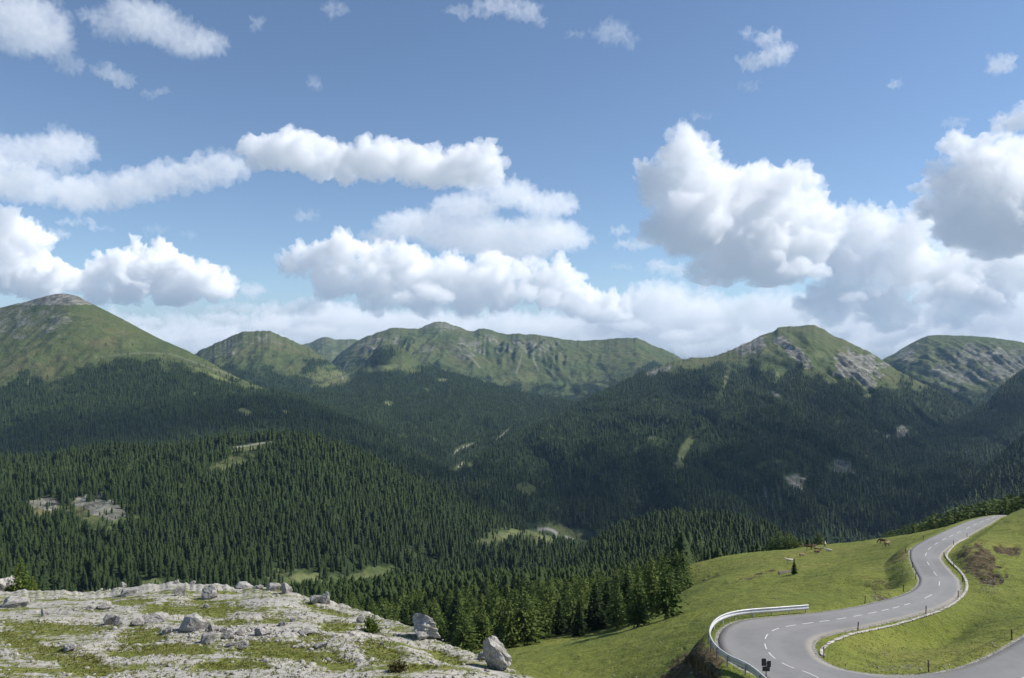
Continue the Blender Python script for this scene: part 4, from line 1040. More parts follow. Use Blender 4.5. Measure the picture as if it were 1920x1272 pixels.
# ------------------------------------------------------------------ the far wood as one mass
def far_template(levels, sides, seed):
    rnd = random.Random(seed); V = []; Fc = []; t_ = []
    ex = rnd.uniform(.45, .9); w_ = rnd.uniform(.125, .19); sk = rnd.uniform(0, .03)
    for l in range(levels):
        f0 = l / levels; z0 = 0.04 + 0.92 * f0; z1 = min(1.0, z0 + 1.75 * 0.94 / levels); r = w_ * (1 - f0) ** ex * (0.72 + 0.28 * min(1, f0 * 4)) * rnd.uniform(.85, 1.15) + 0.012
        o = len(V)
        for k in range(sides):
            a = 2 * PI * (k + 0.5 * (l % 2)) / sides + rnd.uniform(-.2, .2); q = r * (rnd.uniform(.95, 1.35) if k % 2 else rnd.uniform(.45, .8))
            V.append((q * math.cos(a), q * math.sin(a), z0 - rnd.uniform(0, .035))); t_.append(rnd.uniform(.2, .7))
        V.append((rnd.uniform(-.01, .01), rnd.uniform(-.01, .01), z1)); t_.append(.55)
        for k in range(sides): Fc.append((o + k, o + (k + 1) % sides, o + sides))
    return np.array(V), np.array(Fc), np.array(t_)
def ragged_template(seed, n=150):
    rnd = random.Random(seed); V = []; Fc = []; t_ = []
    for i in range(n):
        f = rnd.random() ** 1.25; z = 0.05 + 0.92 * f; r = (0.17 * (1 - f) ** .78 + .012) * rnd.uniform(.35, 1.12); a = rnd.uniform(0, 6.3)
        s = (0.055 * (1 - f) + 0.028) * rnd.uniform(.7, 1.3)
        c = Vector((r * math.cos(a), r * math.sin(a), z)); u = Vector((math.cos(a), math.sin(a), -rnd.uniform(.2, 1.3))).normalized(); v = u.cross(Vector((0, 0, 1)) + Vector((rnd.gauss(0, .4), rnd.gauss(0, .4), 0))).normalized()
        o = len(V); V += [tuple(c - u * s * .8 + v * s * .5), tuple(c - u * s * .8 - v * s * .5), tuple(c + u * s)]; Fc.append((o, o+1, o+2)); t_ += [rnd.uniform(.1, .8)] * 3
    return np.array(V), np.array(Fc), np.array(t_)
LOD0 = [far_template(9, 8, 50 + i) for i in range(12)]
LOD1 = [far_template(5, 6, 10 + i) for i in range(10)]
LOD2 = [far_template(3, 5, 30 + i) for i in range(8)]
# the back of the grove and the slope behind the meadow rim belong to the same mass
_r = np.random.default_rng(77); _p = []
for _ in range(5200):
    x = _r.uniform(540, 1700); d = math.sqrt(_r.uniform(255 ** 2, 590 ** 2))
    if x < 1290 and d < float(curve(Dmax, np.array([x]))[0]) - 4: continue
    if x >= 1290 and d < 300: continue
    if x < 760 and d > 470: continue
    X_ = (x - 960) / F * d; _p.append((X_, d, mB.height(X_, d), _r.uniform(8.5, 14) * (0.7 if x > 1290 else 1), 0.35))
FOREST.append(tuple(np.array(c) for c in zip(*_p)))
N_LAST = len(_p)
fx, fy, fz, fh, fb = [np.concatenate([q[i] for q in FOREST]) for i in range(5)]
rng = np.random.default_rng(3)
VV = []; FF = []; TT_ = []; off = 0
wide = rng.uniform(.85, 1.4, len(fx)); ang = rng.uniform(0, 6.28, len(fx)); tint = rng.random(len(fx)) ** 1.4
wide[-N_LAST:] *= 1.3; tint[-N_LAST:] = 0.45 + 0.55 * tint[-N_LAST:]
lod = np.where(fy < 1000, 0, np.where(fy < 1900, 1, 2))
sel_i = rng.integers(0, 1000, len(fx))
for lv, T in ((0, LOD0), (1, LOD1), (2, LOD2)):
    for k, (tv, tf, tt) in enumerate(T):
        m = (lod == lv) & (sel_i % len(T) == k)
        n = int(m.sum())
        if not n: continue
        ca, sa = np.cos(ang[m])[:, None], np.sin(ang[m])[:, None]; h = fh[m][:, None]; wd = wide[m][:, None] * h
        x_ = (tv[None, :, 0] * ca - tv[None, :, 1] * sa) * wd + fx[m][:, None]; y_ = (tv[None, :, 0] * sa + tv[None, :, 1] * ca) * wd + fy[m][:, None]
        z_ = tv[None, :, 2] * h + fz[m][:, None] - 0.3
        VV.append(np.stack([x_, y_, z_], -1).reshape(-1, 3).astype(np.float32))
        FF.append((tf[None] + (np.arange(n) * len(tv))[:, None, None] + off).reshape(-1, 3).astype(np.int32)); off += n * len(tv)
        TT_.append(np.clip(0.25 * tt[None] + 0.72 * tint[m][:, None] + 0.45 * fb[m][:, None] + 0.02, 0, 1).reshape(-1))
VV = np.vstack(VV); FF = np.vstack(FF); TT_ = np.concatenate(TT_)
fo = link('forest', np_mesh('forest', VV, FF, False, {'tint': TT_}), M_SPRUCE)
tag(fo, 'dense dark green spruce and larch forest covering the mountain flanks', 'forest', kind='stuff')
print('forest trees', len(fx), 'tris', len(FF), round(time.time() - T0, 1))


# ------------------------------------------------------------------ guard rail round the hairpin
M_STEEL = mat_plain('galvanised_steel', (0.56, 0.555, 0.545), 0.5, 0.5, 0.18, 1.5, 0.2)
M_WOOD = mat_plain('weathered_wood', (0.085, 0.060, 0.042), 0.9, 0.2, 0.35, 4)
opx = np.stack([960 + F * RO[:, 0] / RO[:, 1], HY - F * RO[:, 2] / RO[:, 1]], -1)
k0 = int(np.argmin(((opx - (1519,1151)) ** 2).sum(1))); k1 = int(np.argmin(((opx - (1600,1375)) ** 2).sum(1)))
Q = RO[k0:k1 + 1]; Nn = RO[k0:k1 + 1] - RI[k0:k1 + 1]; Nn[:, 2] = 0; Nn /= np.linalg.norm(Nn, axis=1)[:, None]
offs = np.interp(np.arange(len(Q)), [0, 30, 60, len(Q)], [0.5, 0.9, 1.1, 0.9])
Q = Q + Nn * offs[:, None]
Qs = np.concatenate([[0], np.cumsum(np.linalg.norm(np.diff(Q, axis=0), axis=1))])
def along(a):
    p = Vector([float(np.interp(a, Qs, Q[:, i])) for i in range(3)]); p2 = Vector([float(np.interp(a + .1, Qs, Q[:, i])) for i in range(3)]); p1 = Vector([float(np.interp(a - .1, Qs, Q[:, i])) for i in range(3)])
    d = (p2 - p1); d.z = 0; d.normalize(); return p, d
gr = empty('guardrail', Q[0])
tag(gr, 'galvanised steel crash barrier curving round the outside of the hairpin bend', 'guardrail')
G0 = Vector(Q[0])
sec = [(0.0,0.75),(0.09,0.745),(0.10,0.70),(0.03,0.655),(0.03,0.615),(0.10,0.57),(0.09,0.50),(0.03,0.44),(0.015,0.44),(0.07,0.50),(0.08,0.565),(0.01,0.61),(0.01,0.66),(0.08,0.705),(0.07,0.735),(0.0,0.738)]
V = []; Fc = []
Nst = int(Qs[-1] / 0.5)
for i in range(Nst + 1):
    p, d = along(Qs[-1] * i / Nst); nr = Vector((d.y, -d.x, 0))
    # nr must point at the carriageway
    kk = int(np.argmin(((RC[:, :2] - np.array([p.x, p.y])) ** 2).sum(1)))
    if (Vector(RC[kk]) - p).dot(nr) < 0: nr = -nr
    for (a, h) in sec: V.append(p + nr * (a * 1.3 + 0.08) + Vector((0, 0, 0.32 + (h - 0.44) * 1.9)) - G0)
    if i:
        o = len(V) - 2 * len(sec); m_ = len(sec)
        for k in range(m_): Fc.append((o + k, o + (k + 1) % m_, o + m_ + (k + 1) % m_, o + m_ + k))
beam = link('beam', np_mesh('beam', np.array([v[:] for v in V]), np.array(Fc), False), M_STEEL, gr)
def box_mesh(name, sx, sy, z0, z1, bev=0.0, cx=0, cy=0):
    bm = bmesh.new(); bmesh.ops.create_cube(bm, size=1)
    for v in bm.verts: v.co = Vector((v.co.x * sx + cx, v.co.y * sy + cy, z0 + (v.co.z + .5) * (z1 - z0)))
    if bev: bmesh.ops.bevel(bm, geom=bm.edges[:], offset=bev, segments=2, affect='EDGES')
    me = bpy.data.meshes.new(name); bm.to_mesh(me); bm.free(); return me
# posts are C-profiles
bm = bmesh.new()
prof = [(-.05,-.06),(.05,-.06),(.05,-.045),(-.038,-.045),(-.038,.045),(.05,.045),(.05,.06),(-.05,.06)]
lo = [bm.verts.new((a, b, -1.6)) for a, b in prof]; hi = [bm.verts.new((a, b, .86)) for a, b in prof]
for k in range(8): bm.faces.new((lo[k], lo[(k+1) % 8], hi[(k+1) % 8], hi[k]))
bm.faces.new(hi)
pm = bpy.data.meshes.new('post'); bm.to_mesh(pm); bm.free(); pm.materials.append(M_STEEL)
for i in range(int(Qs[-1] / 2.6) + 1):
    p, d = along(i * 2.6 + 0.3); o = bpy.data.objects.new('post', pm); COL.objects.link(o); o.parent = gr
    o.location = p - G0; o.rotation_euler = (0, 0, math.atan2(d.y, d.x))

# wooden marker posts
pmesh = box_mesh('marker_post', 0.09, 0.09, -0.4, 1.0, 0.012); pmesh.materials.append(M_WOOD)
POSTS = [((985,790),'on the inner verge where the stone gutter nears the road middle'),((1368,694),'on the inner verge just below the S-bend dashes'),((1550,605),'beside the gutter at the widest point of the S-bend'),((1574,515),'beside the gutter above the widest point of the S-bend'),
 ((1526,440),'on the inner verge below the small culvert'),((1470,378),'at the inner apex of the upper bend'),((1524,310),'on the inner verge just above the upper bend apex'),((1600,266),'on the inner verge where the gutter starts'),
 ((1353,277),'on the outer verge where the meadow rim meets the road'),((1255,352),'on the meadow side above the eroded bank'),((1293,435),'on the outer verge at the eroded bank'),((1311,500),'on the outer verge below the eroded bank'),
 ((1243,570),'on the meadow side next to a small culvert mouth'),((1025,636),'on the meadow beside the stones above the straight'),((795,940),'at the tip of the grass island inside the hairpin'),((1384,1020),'at the bottom rim of the grass island'),((1852,840),'at the right side of the grass island near the lower road')]
for (zx, zy), where in POSTS:
    p = mB.hit(*Z6(zx, zy)); o = bpy.data.objects.new('marker_post', pmesh); COL.objects.link(o); o.location = p
    o.rotation_euler = (trnd.uniform(-.05, .05), trnd.uniform(-.05, .05), trnd.uniform(0, 1))
    tag(o, 'dark wooden marker post ' + where, 'post', 'wooden marker posts along the road')

# sign seen from behind
M_SIGN = mat_plain('sign_back', (0.055, 0.052, 0.050), 0.6, 0.3, 0.2, 3, 0.2); M_SIGNP = mat_plain('sign_pole', (0.16, 0.16, 0.16), 0.5, 0.4, 0.1, 3, 0.5)
sd_ = 67.0; sx = (1436.5 - 960) / F * sd_; zt = lambda y: (HY - y) / F * sd_
gz = mB.height(sx, sd_)
sg = empty('road_sign', (sx, sd_, gz))
tag(sg, 'dark backs of two road sign panels on one pole outside the hairpin', 'road sign')
bm = bmesh.new(); bmesh.ops.create_cone(bm, cap_ends=True, segments=14, radius1=.045, radius2=.045, depth=1)
for v in bm.verts: v.co.z = -0.5 + (v.co.z + .5) * (zt(1236) - gz + 0.5)
me = bpy.data.meshes.new('pole'); bm.to_mesh(me); bm.free(); link('pole', me, M_SIGNP, sg, True)
kk = sd_ / F
for (x0, y0, x1, y1) in ((1427.5,1234.5,1435.5,1248.5),(1437.5,1239,1445,1250.5),(1429,1249.5,1443,1258.5)):
    me = box_mesh('panel', (x1 - x0) * kk, .03, zt(y1) - gz, zt(y0) - gz, .008, ((x0 + x1) / 2 - 1436.5) * kk, -0.065); link('panel', me, M_SIGN, sg)
me = box_mesh('bracket', 18 * kk * .8, .03, zt(1244.5) - gz, zt(1243) - gz, .004, 0, -0.045 + .015); link('bracket', me, M_SIGNP, sg)

# ------------------------------------------------------------------ stone-lined gutter
gp = [(1815,1009),(1793,1020),(1776,1038),(1775,1045),(1783,1055),(1791,1063),(1800,1072),(1808,1083),(1812,1094),(1812,1106),(1806,1116),(1795,1127),(1780,1137),(1760,1147),(1740,1154),(1715,1162),(1690,1169),(1665,1176),(1640,1181),(1610,1187),(1585,1194),(1563,1203),(1546,1214),(1540,1223),(1543,1230)]
G3 = crs(np.array([mB.hit(x, y)[:] for x, y in gp]), 8)
gs = np.concatenate([[0], np.cumsum(np.linalg.norm(np.diff(G3, axis=0), axis=1))])
V = []; Fc = []; o = 0
bm = bmesh.new(); bmesh.ops.create_cube(bm, size=1); bmesh.ops.bevel(bm, geom=bm.edges[:], offset=.16, segments=1, affect='EDGES'); bmesh.ops.triangulate(bm, faces=bm.faces)
bs = np.array([v.co[:] for v in bm.verts]); bf = np.array([[v.index for v in f.verts] for f in bm.faces]); bm.free()
rg = np.random.default_rng(7); a = 0.0
M_GUT = mat_plain('gutter_stone', (0.44, 0.41, 0.36), 0.9, 0.2, 0.3, 0.7)
while a < gs[-1]:
    for row in (0,):
        c = np.array([np.interp(a, gs, G3[:, i]) for i in range(3)]); c2 = np.array([np.interp(a + .2, gs, G3[:, i]) for i in range(3)])
        d = c2 - c; d[2] = 0; d /= max(1e-6, np.linalg.norm(d)); nr = np.array([-d[1], d[0], 0])
        s = np.array([rg.uniform(.26, .38), rg.uniform(.28, .46), rg.uniform(.08, .16)])
        q = bs * s * (1 + .25 * (rg.random((len(bs), 1)) - .5)); q = q[:, :1] * d + q[:, 1:2] * nr + q[:, 2:] * np.array([0, 0, 1])
        V.append(q + c + nr * row * .12 + np.array([0, 0, .06 + rg.uniform(-.03, .04)])); Fc.append(bf + o); o += len(bs)
    a += rg.uniform(.34, .46)
tag(link('stone_gutter', np_mesh('stone_gutter', np.vstack(V), np.vstack(Fc), False), M_GUT), 'pale stone-lined drainage gutter following the inner edge of the road', 'gutter')

# ------------------------------------------------------------------ water trough on the meadow
p = mB.hit(1471, 1075)
tr = empty('water_trough', p, 0.35); tag(tr, 'hollowed log water trough on bare ground beside the tiny spruce', 'trough')
bm = bmesh.new()
L = 3.0; pr = [(-.32,.0),(-.30,.38),(-.24,.38),(-.22,.12),(.22,.12),(.24,.38),(.30,.38),(.32,.0)]
r0 = [bm.verts.new((-L/2, a, b + .1)) for a, b in pr]; r1 = [bm.verts.new((L/2, a, b + .1)) for a, b in pr]
for k in range(8): bm.faces.new((r0[k], r0[(k+1) % 8], r1[(k+1) % 8], r1[k]))
bmesh.ops.recalc_face_normals(bm, faces=bm.faces); me = bpy.data.meshes.new('basin'); bm.to_mesh(me); bm.free()
M_LOG = mat_plain('bleached_log', (0.34, 0.30, 0.25), 0.9, 0.2, 0.25, 2)
link('basin', me, M_LOG, tr)
for s in (-1, 1): link('end_board', box_mesh('end_board', .08, .66, .05, .5, .01, s * (L/2 + .04)), M_LOG, tr)
for s in (-1, 1): link('foot', box_mesh('foot', .2, .8, -.3, .1, .02, s * 1.0), M_LOG, tr)
t_ = NT('water', 0.05, 0.5); wm = t_.out((0.03, 0.05, 0.05)); link('water', box_mesh('water', L - .01, .42, .30, .40, 0), wm, tr)

# ------------------------------------------------------------------ cows
def skin_mesh(name, joints, edges, sub=2):
    me = bpy.data.meshes.new(name); me.from_pydata([j[:3] for j in joints], edges, []); o = bpy.data.objects.new(name, me); COL.objects.link(o)
    m = o.modifiers.new('s', 'SKIN'); m.use_smooth_shade = True; sd = o.modifiers.new('d', 'SUBSURF'); sd.levels = sub
    for v, j in zip(me.skin_vertices[0].data, joints): v.radius = (j[3], j[4] if len(j) > 4 else j[3])
    me.skin_vertices[0].data[0].use_root = True
    dg = bpy.context.evaluated_depsgraph_get(); r = bpy.data.meshes.new_from_object(o.evaluated_get(dg)); bpy.data.objects.remove(o); return r
def cow_mesh(pose):
    J = []; E = []
    def add(p, r, par=None):
        J.append((*p, *(r if isinstance(r, tuple) else (r, r)))); 
        if par is not None: E.append((par, len(J) - 1))
        return len(J) - 1
    dz = 0.0 if pose != 'lying' else -0.62
    hip = add((-.62, 0, 1.22 + dz), (.29, .27)); rump = add((-.86, 0, 1.20 + dz), .20, hip); belly = add((-.15, 0, 1.08 + dz), (.37, .34), hip); chest = add((.38, 0, 1.10 + dz), (.31, .33), belly)
    sh = add((.62, 0, 1.18 + dz), (.20, .26), chest)
    if pose == 'grazing': pts = [((.95, .02, 1.0), .16), ((1.18, .05, .62), .12), ((1.27, .06, .40), .115), ((1.36, .07, .18), .075)]
    elif pose == 'lying': pts = [((.88, .03, 1.40 + dz), .16), ((1.05, .1, 1.55 + dz), .12), ((1.16, .14, 1.52 + dz), .12), ((1.36, .2, 1.38 + dz), .075)]
    else: pts = [((.90, .02, 1.38), .16), ((1.10, .05, 1.55), .12), ((1.22, .07, 1.52), .12), ((1.44, .09, 1.36), .075)]
    pr = sh
    ids = []
    for p, r in pts: pr = add(p, r, pr); ids.append(pr)
    hd = Vector(J[ids[2]][:3])
    for s in (-1, 1):
        e = add((hd.x - .06, hd.y + s * .13, hd.z + .06), .035, ids[2]); add((hd.x - .08, hd.y + s * .26, hd.z + .04), .03, e)
        hn = add((hd.x - .06, hd.y + s * .07, hd.z + .13), .022, ids[2]); add((hd.x - .0, hd.y + s * .15, hd.z + .24), .012, hn)
    tl = add((-1.0, 0, 1.22 + dz), .05, rump); t2 = add((-1.06, 0, .85 + dz), .03, tl); add((-1.06, 0, max(.12, .55 + dz)), .05, t2)
    for s in (-1, 1):
        if pose == 'lying':
            k = add((-.60, s * .30, .42), .15, hip); h = add((-.15, s * .46, .14), .075, k); add((-.55, s * .52, .07), .05, h)
            k = add((.45, s * .22, .36), .11, chest); h = add((.80, s * .26, .12), .06, k); add((.45, s * .30, .06), .05, h)
        else:
            k = add((-.55 + .04 * s, s * .17, .88), .14, hip); h = add((-.78 + .05 * s, s * .17, .50), .065, k); f = add((-.70 + .07 * s, s * .17, .14), .05, h); add((-.66 + .07 * s, s * .17, .03), .06, f)
            k = add((.46 + .05 * s, s * .15, .78), .10, chest); h = add((.48 + .07 * s, s * .15, .44), .06, k); f = add((.46 + .09 * s, s * .15, .14), .045, h); add((.49 + .09 * s, s * .15, .03), .058, f)
    return skin_mesh('cow', J, E, 1)
CM = {p: cow_mesh(p) for p in ('standing', 'grazing', 'lying')}
def mat_cow(name, a, b, thr):
    t = NT(name, 0.8, 0.2); tc = t.n.new('ShaderNodeTexCoord').outputs['Object']
    return t.out(t.mix(t.ramp(t.noise(1.6, 2, 0.5, vec=tc), [(thr, 0.0), (thr + .03, 1.0)]), a, b))
MC = {'brown': mat_cow('brown_coat', (0.11, 0.060, 0.036), (0.15, 0.088, 0.055), .5), 'tan': mat_cow('tan_coat', (0.23, 0.16, 0.10), (0.30, 0.22, 0.15), .5),
      'pied': mat_cow('pied_coat', (0.20, 0.085, 0.035), (0.62, 0.56, 0.48), .52), 'cream': mat_cow('cream_coat', (0.60, 0.54, 0.45), (0.70, 0.65, 0.57), .5)}
COWS = [((672,368),'lying','tan',.3,'tan cow lying lowest in the herd on the meadow rim'),((708,331),'standing','brown',2.9,'brown cow standing leftmost in the upper row of the herd'),((737,329),'standing','brown',.2,'brown cow standing with its head up, second in the upper row'),
 ((752,343),'standing','tan',3.3,'tan cow standing in the middle of the herd above a lying brown one'),((757,351),'lying','brown',.1,'dark brown cow lying in the middle of the herd'),((802,320),'standing','pied',1.2,'brown and cream cow standing at the upper right of the herd'),
 ((820,342),'lying','cream',2.6,'cream cow lying at the lower right of the herd'),((1122,299),'grazing','brown',3.0,'brown cow grazing near the road, apart from the herd'),((1152,317),'standing','tan',.4,'tan cow standing near the road below the grazing one'),
 ((600,412),'standing','cream',3.1,'cream cow standing beside the tiny spruce')]
for (z6, pose, cl, rz, lb) in COWS:
    p = mB.hit(*Z6(*z6)); me = CM[pose].copy(); me.materials.clear(); me.materials.append(MC[cl])
    o = bpy.data.objects.new('cow', me); COL.objects.link(o); o.location = p - Vector((0, 0, .03)); o.rotation_euler = (0, 0, rz); o.scale = (0.92,) * 3
    tag(o, lb, 'cow', 'cows on the meadow')

# ------------------------------------------------------------------ far huts on the green clearing
M_HUTW = mat_plain('hut_wall', (0.16, 0.10, 0.06), 0.9, .2, .2, 1); M_HUTR = mat_plain('hut_roof', (0.42, 0.41, 0.40), 0.7, .3, .1, 1)
for (x, y, lb) in ((1757, 852, 'small far timber hut at the left of the bright valley clearing'), (1774, 851, 'small far timber hut at the right of the bright valley clearing')):
    p = L8.hit(x, y); r = empty('mountain_hut', p, .4); tag(r, lb, 'hut', 'huts on the valley clearing')
    link('wall', box_mesh('wall', 9, 7, -2, 3.5), M_HUTW, r)
    bm = bmesh.new(); a_ = [(-5, -4.2, 3.3), (5, -4.2, 3.3), (5, 4.2, 3.3), (-5, 4.2, 3.3), (-5, 0, 6.5), (5, 0, 6.5)]; vs = [bm.verts.new(q) for q in a_]
    for f in ((0, 1, 5, 4), (2, 3, 4, 5), (0, 4, 3), (1, 2, 5), (0, 3, 2, 1)): bm.faces.new([vs[k] for k in f])
    me = bpy.data.meshes.new('roof'); bm.to_mesh(me); bm.free(); link('roof', me, M_HUTR, r)


# ------------------------------------------------------------------ haze
hz = box_mesh('haze', 18000, 10600, -701.5, 560, 0); hzo = link('haze', hz)
hzo.location = (0, 3800, 0)
m = bpy.data.materials.new('haze'); m.use_nodes = True; nt = m.node_tree; nt.nodes.clear()
o_ = nt.nodes.new('ShaderNodeOutputMaterial'); v_ = nt.nodes.new('ShaderNodeVolumePrincipled')
v_.inputs['Density'].default_value = 0.000029; v_.inputs['Color'].default_value = (0.42, 0.66, 1.0, 1); v_.inputs['Anisotropy'].default_value = 0.1
nt.links.new(v_.outputs[0], o_.inputs['Volume']); hz.materials.append(m)
tag(hzo, 'thin blue haze filling the air over the valley', 'haze', kind='stuff')

# ------------------------------------------------------------------ clouds: volumes far beyond the mountains, plus unseen ones added overhead for shade
_cm = {}
def mat_cloud(d):
    if d in _cm: return _cm[d]
    m = bpy.data.materials.new('cloud'); m.use_nodes = True; n = m.node_tree; n.nodes.clear()
    o = n.nodes.new('ShaderNodeOutputMaterial'); v = n.nodes.new('ShaderNodeVolumePrincipled')
    v.inputs['Density'].default_value = d; v.inputs['Color'].default_value = (1, 1, 1, 1); v.inputs['Anisotropy'].default_value = 0.0
    n.links.new(v.outputs[0], o.inputs['Volume']); m.cycles.homogeneous_volume = True
    _cm[d] = m; return m
def cloud(label, D, blobs, base, density, amp=1.0, vox=2.2, seed=1, sub=12, oct_=((60,17),(28,13),(13,9.5),(6.5,5.5),(3.4,3.0)), deep=1.0, bias=.45, metres=False):
    rnd = random.Random(seed); k = D / F
    tmp = bmesh.new(); bmesh.ops.create_icosphere(tmp, subdivisions=3, radius=1)
    bv = np.array([v.co[:] for v in tmp.verts]); bf_ = np.array([[v.index for v in f.verts] for f in tmp.faces]); tmp.free()
    V = []; Fc = []; off = 0
    def sph(x, y, z, rx, ry, rz):
        nonlocal off
        V.append(bv * np.array([rx, ry, rz]) + np.array([x, y, z])); Fc.append(bf_ + off); off += len(bv)
    for b in blobs:
        px, py, r = b[:3]; r2 = b[3] if len(b) > 3 else r
        x = (px - 960) * k; z = (HY - py) * k; R = r * k; R2 = r2 * k; y = D + rnd.uniform(-.5, .5) * R2 * 1.2
        rd = min(R, R2 * 1.6) * deep
        if metres: x, y, z, R, rd, R2 = b
        sph(x, y, z, R, rd, R2)
        for i in range(sub):
            a = rnd.uniform(0, 2 * PI); e = math.asin(rnd.uniform(-.35, 1)); q = rnd.uniform(.22, .5); s = min(R, R2)
            c = (x + R * math.cos(a) * math.cos(e) * .92, y + rd * math.sin(a) * math.cos(e) * .92, z + R2 * math.sin(e) * .92)
            sph(*c, s * q, s * q, s * q)
            if s * q > 7 * k:
                for j in range(4):
                    a2 = rnd.uniform(0, 2 * PI); e2 = math.asin(rnd.uniform(-.3, 1)); q2 = s * q * rnd.uniform(.3, .55)
                    sph(c[0] + s * q * math.cos(a2) * math.cos(e2) * .95, c[1] + s * q * math.sin(a2) * math.cos(e2) * .95, c[2] + s * q * math.sin(e2) * .95, q2, q2, q2)
    me = np_mesh('cloud', np.vstack(V), np.vstack(Fc), False)
    o = bpy.data.objects.new('cloud', me); COL.objects.link(o)
    def remesh(vs):
        md = o.modifiers.new('r', 'REMESH'); md.mode = 'VOXEL'; md.voxel_size = vs
        dg = bpy.context.evaluated_depsgraph_get(); m2 = bpy.data.meshes.new_from_object(o.evaluated_get(dg)); o.modifiers.clear(); o.data = m2; return m2
    m2 = remesh(vox * k)
    n = len(m2.vertices); P = np.empty(n * 3, np.float32); m2.vertices.foreach_get('co', P); P = P.reshape(-1, 3).astype(float)
    N = np.empty(n * 3, np.float32); m2.vertices.foreach_get('normal', N); N = N.reshape(-1, 3).astype(float)
    d = np.zeros(n); Q = P / k
    for (s, a) in oct_:
        d += a * amp * ((1 - 2.6 * np.abs(noise3(Q[:, 0] / s, Q[:, 1] / s, Q[:, 2] / s, seed))) * .9 - bias)
        Q = Q + N * d[:, None] * .25
    P = P + N * (d * k)[:, None]
    if base is not None:
        zb = (HY - base) * k + noise3(Q[:, 0] / 45, Q[:, 1] / 45, Q[:, 2] / 45, 9) * 12 * k
        lo = P[:, 2] < zb; P[lo, 2] = (zb - (zb - P[:, 2]) * .22)[lo]
    m2.vertices.foreach_set('co', P.ravel().astype(np.float32)); m2.update()
    m2 = remesh(vox * k * .62)
    m2.materials.clear(); m2.materials.append(mat_cloud(density))
    tag(o, label, 'cloud', kind='stuff')
    return n
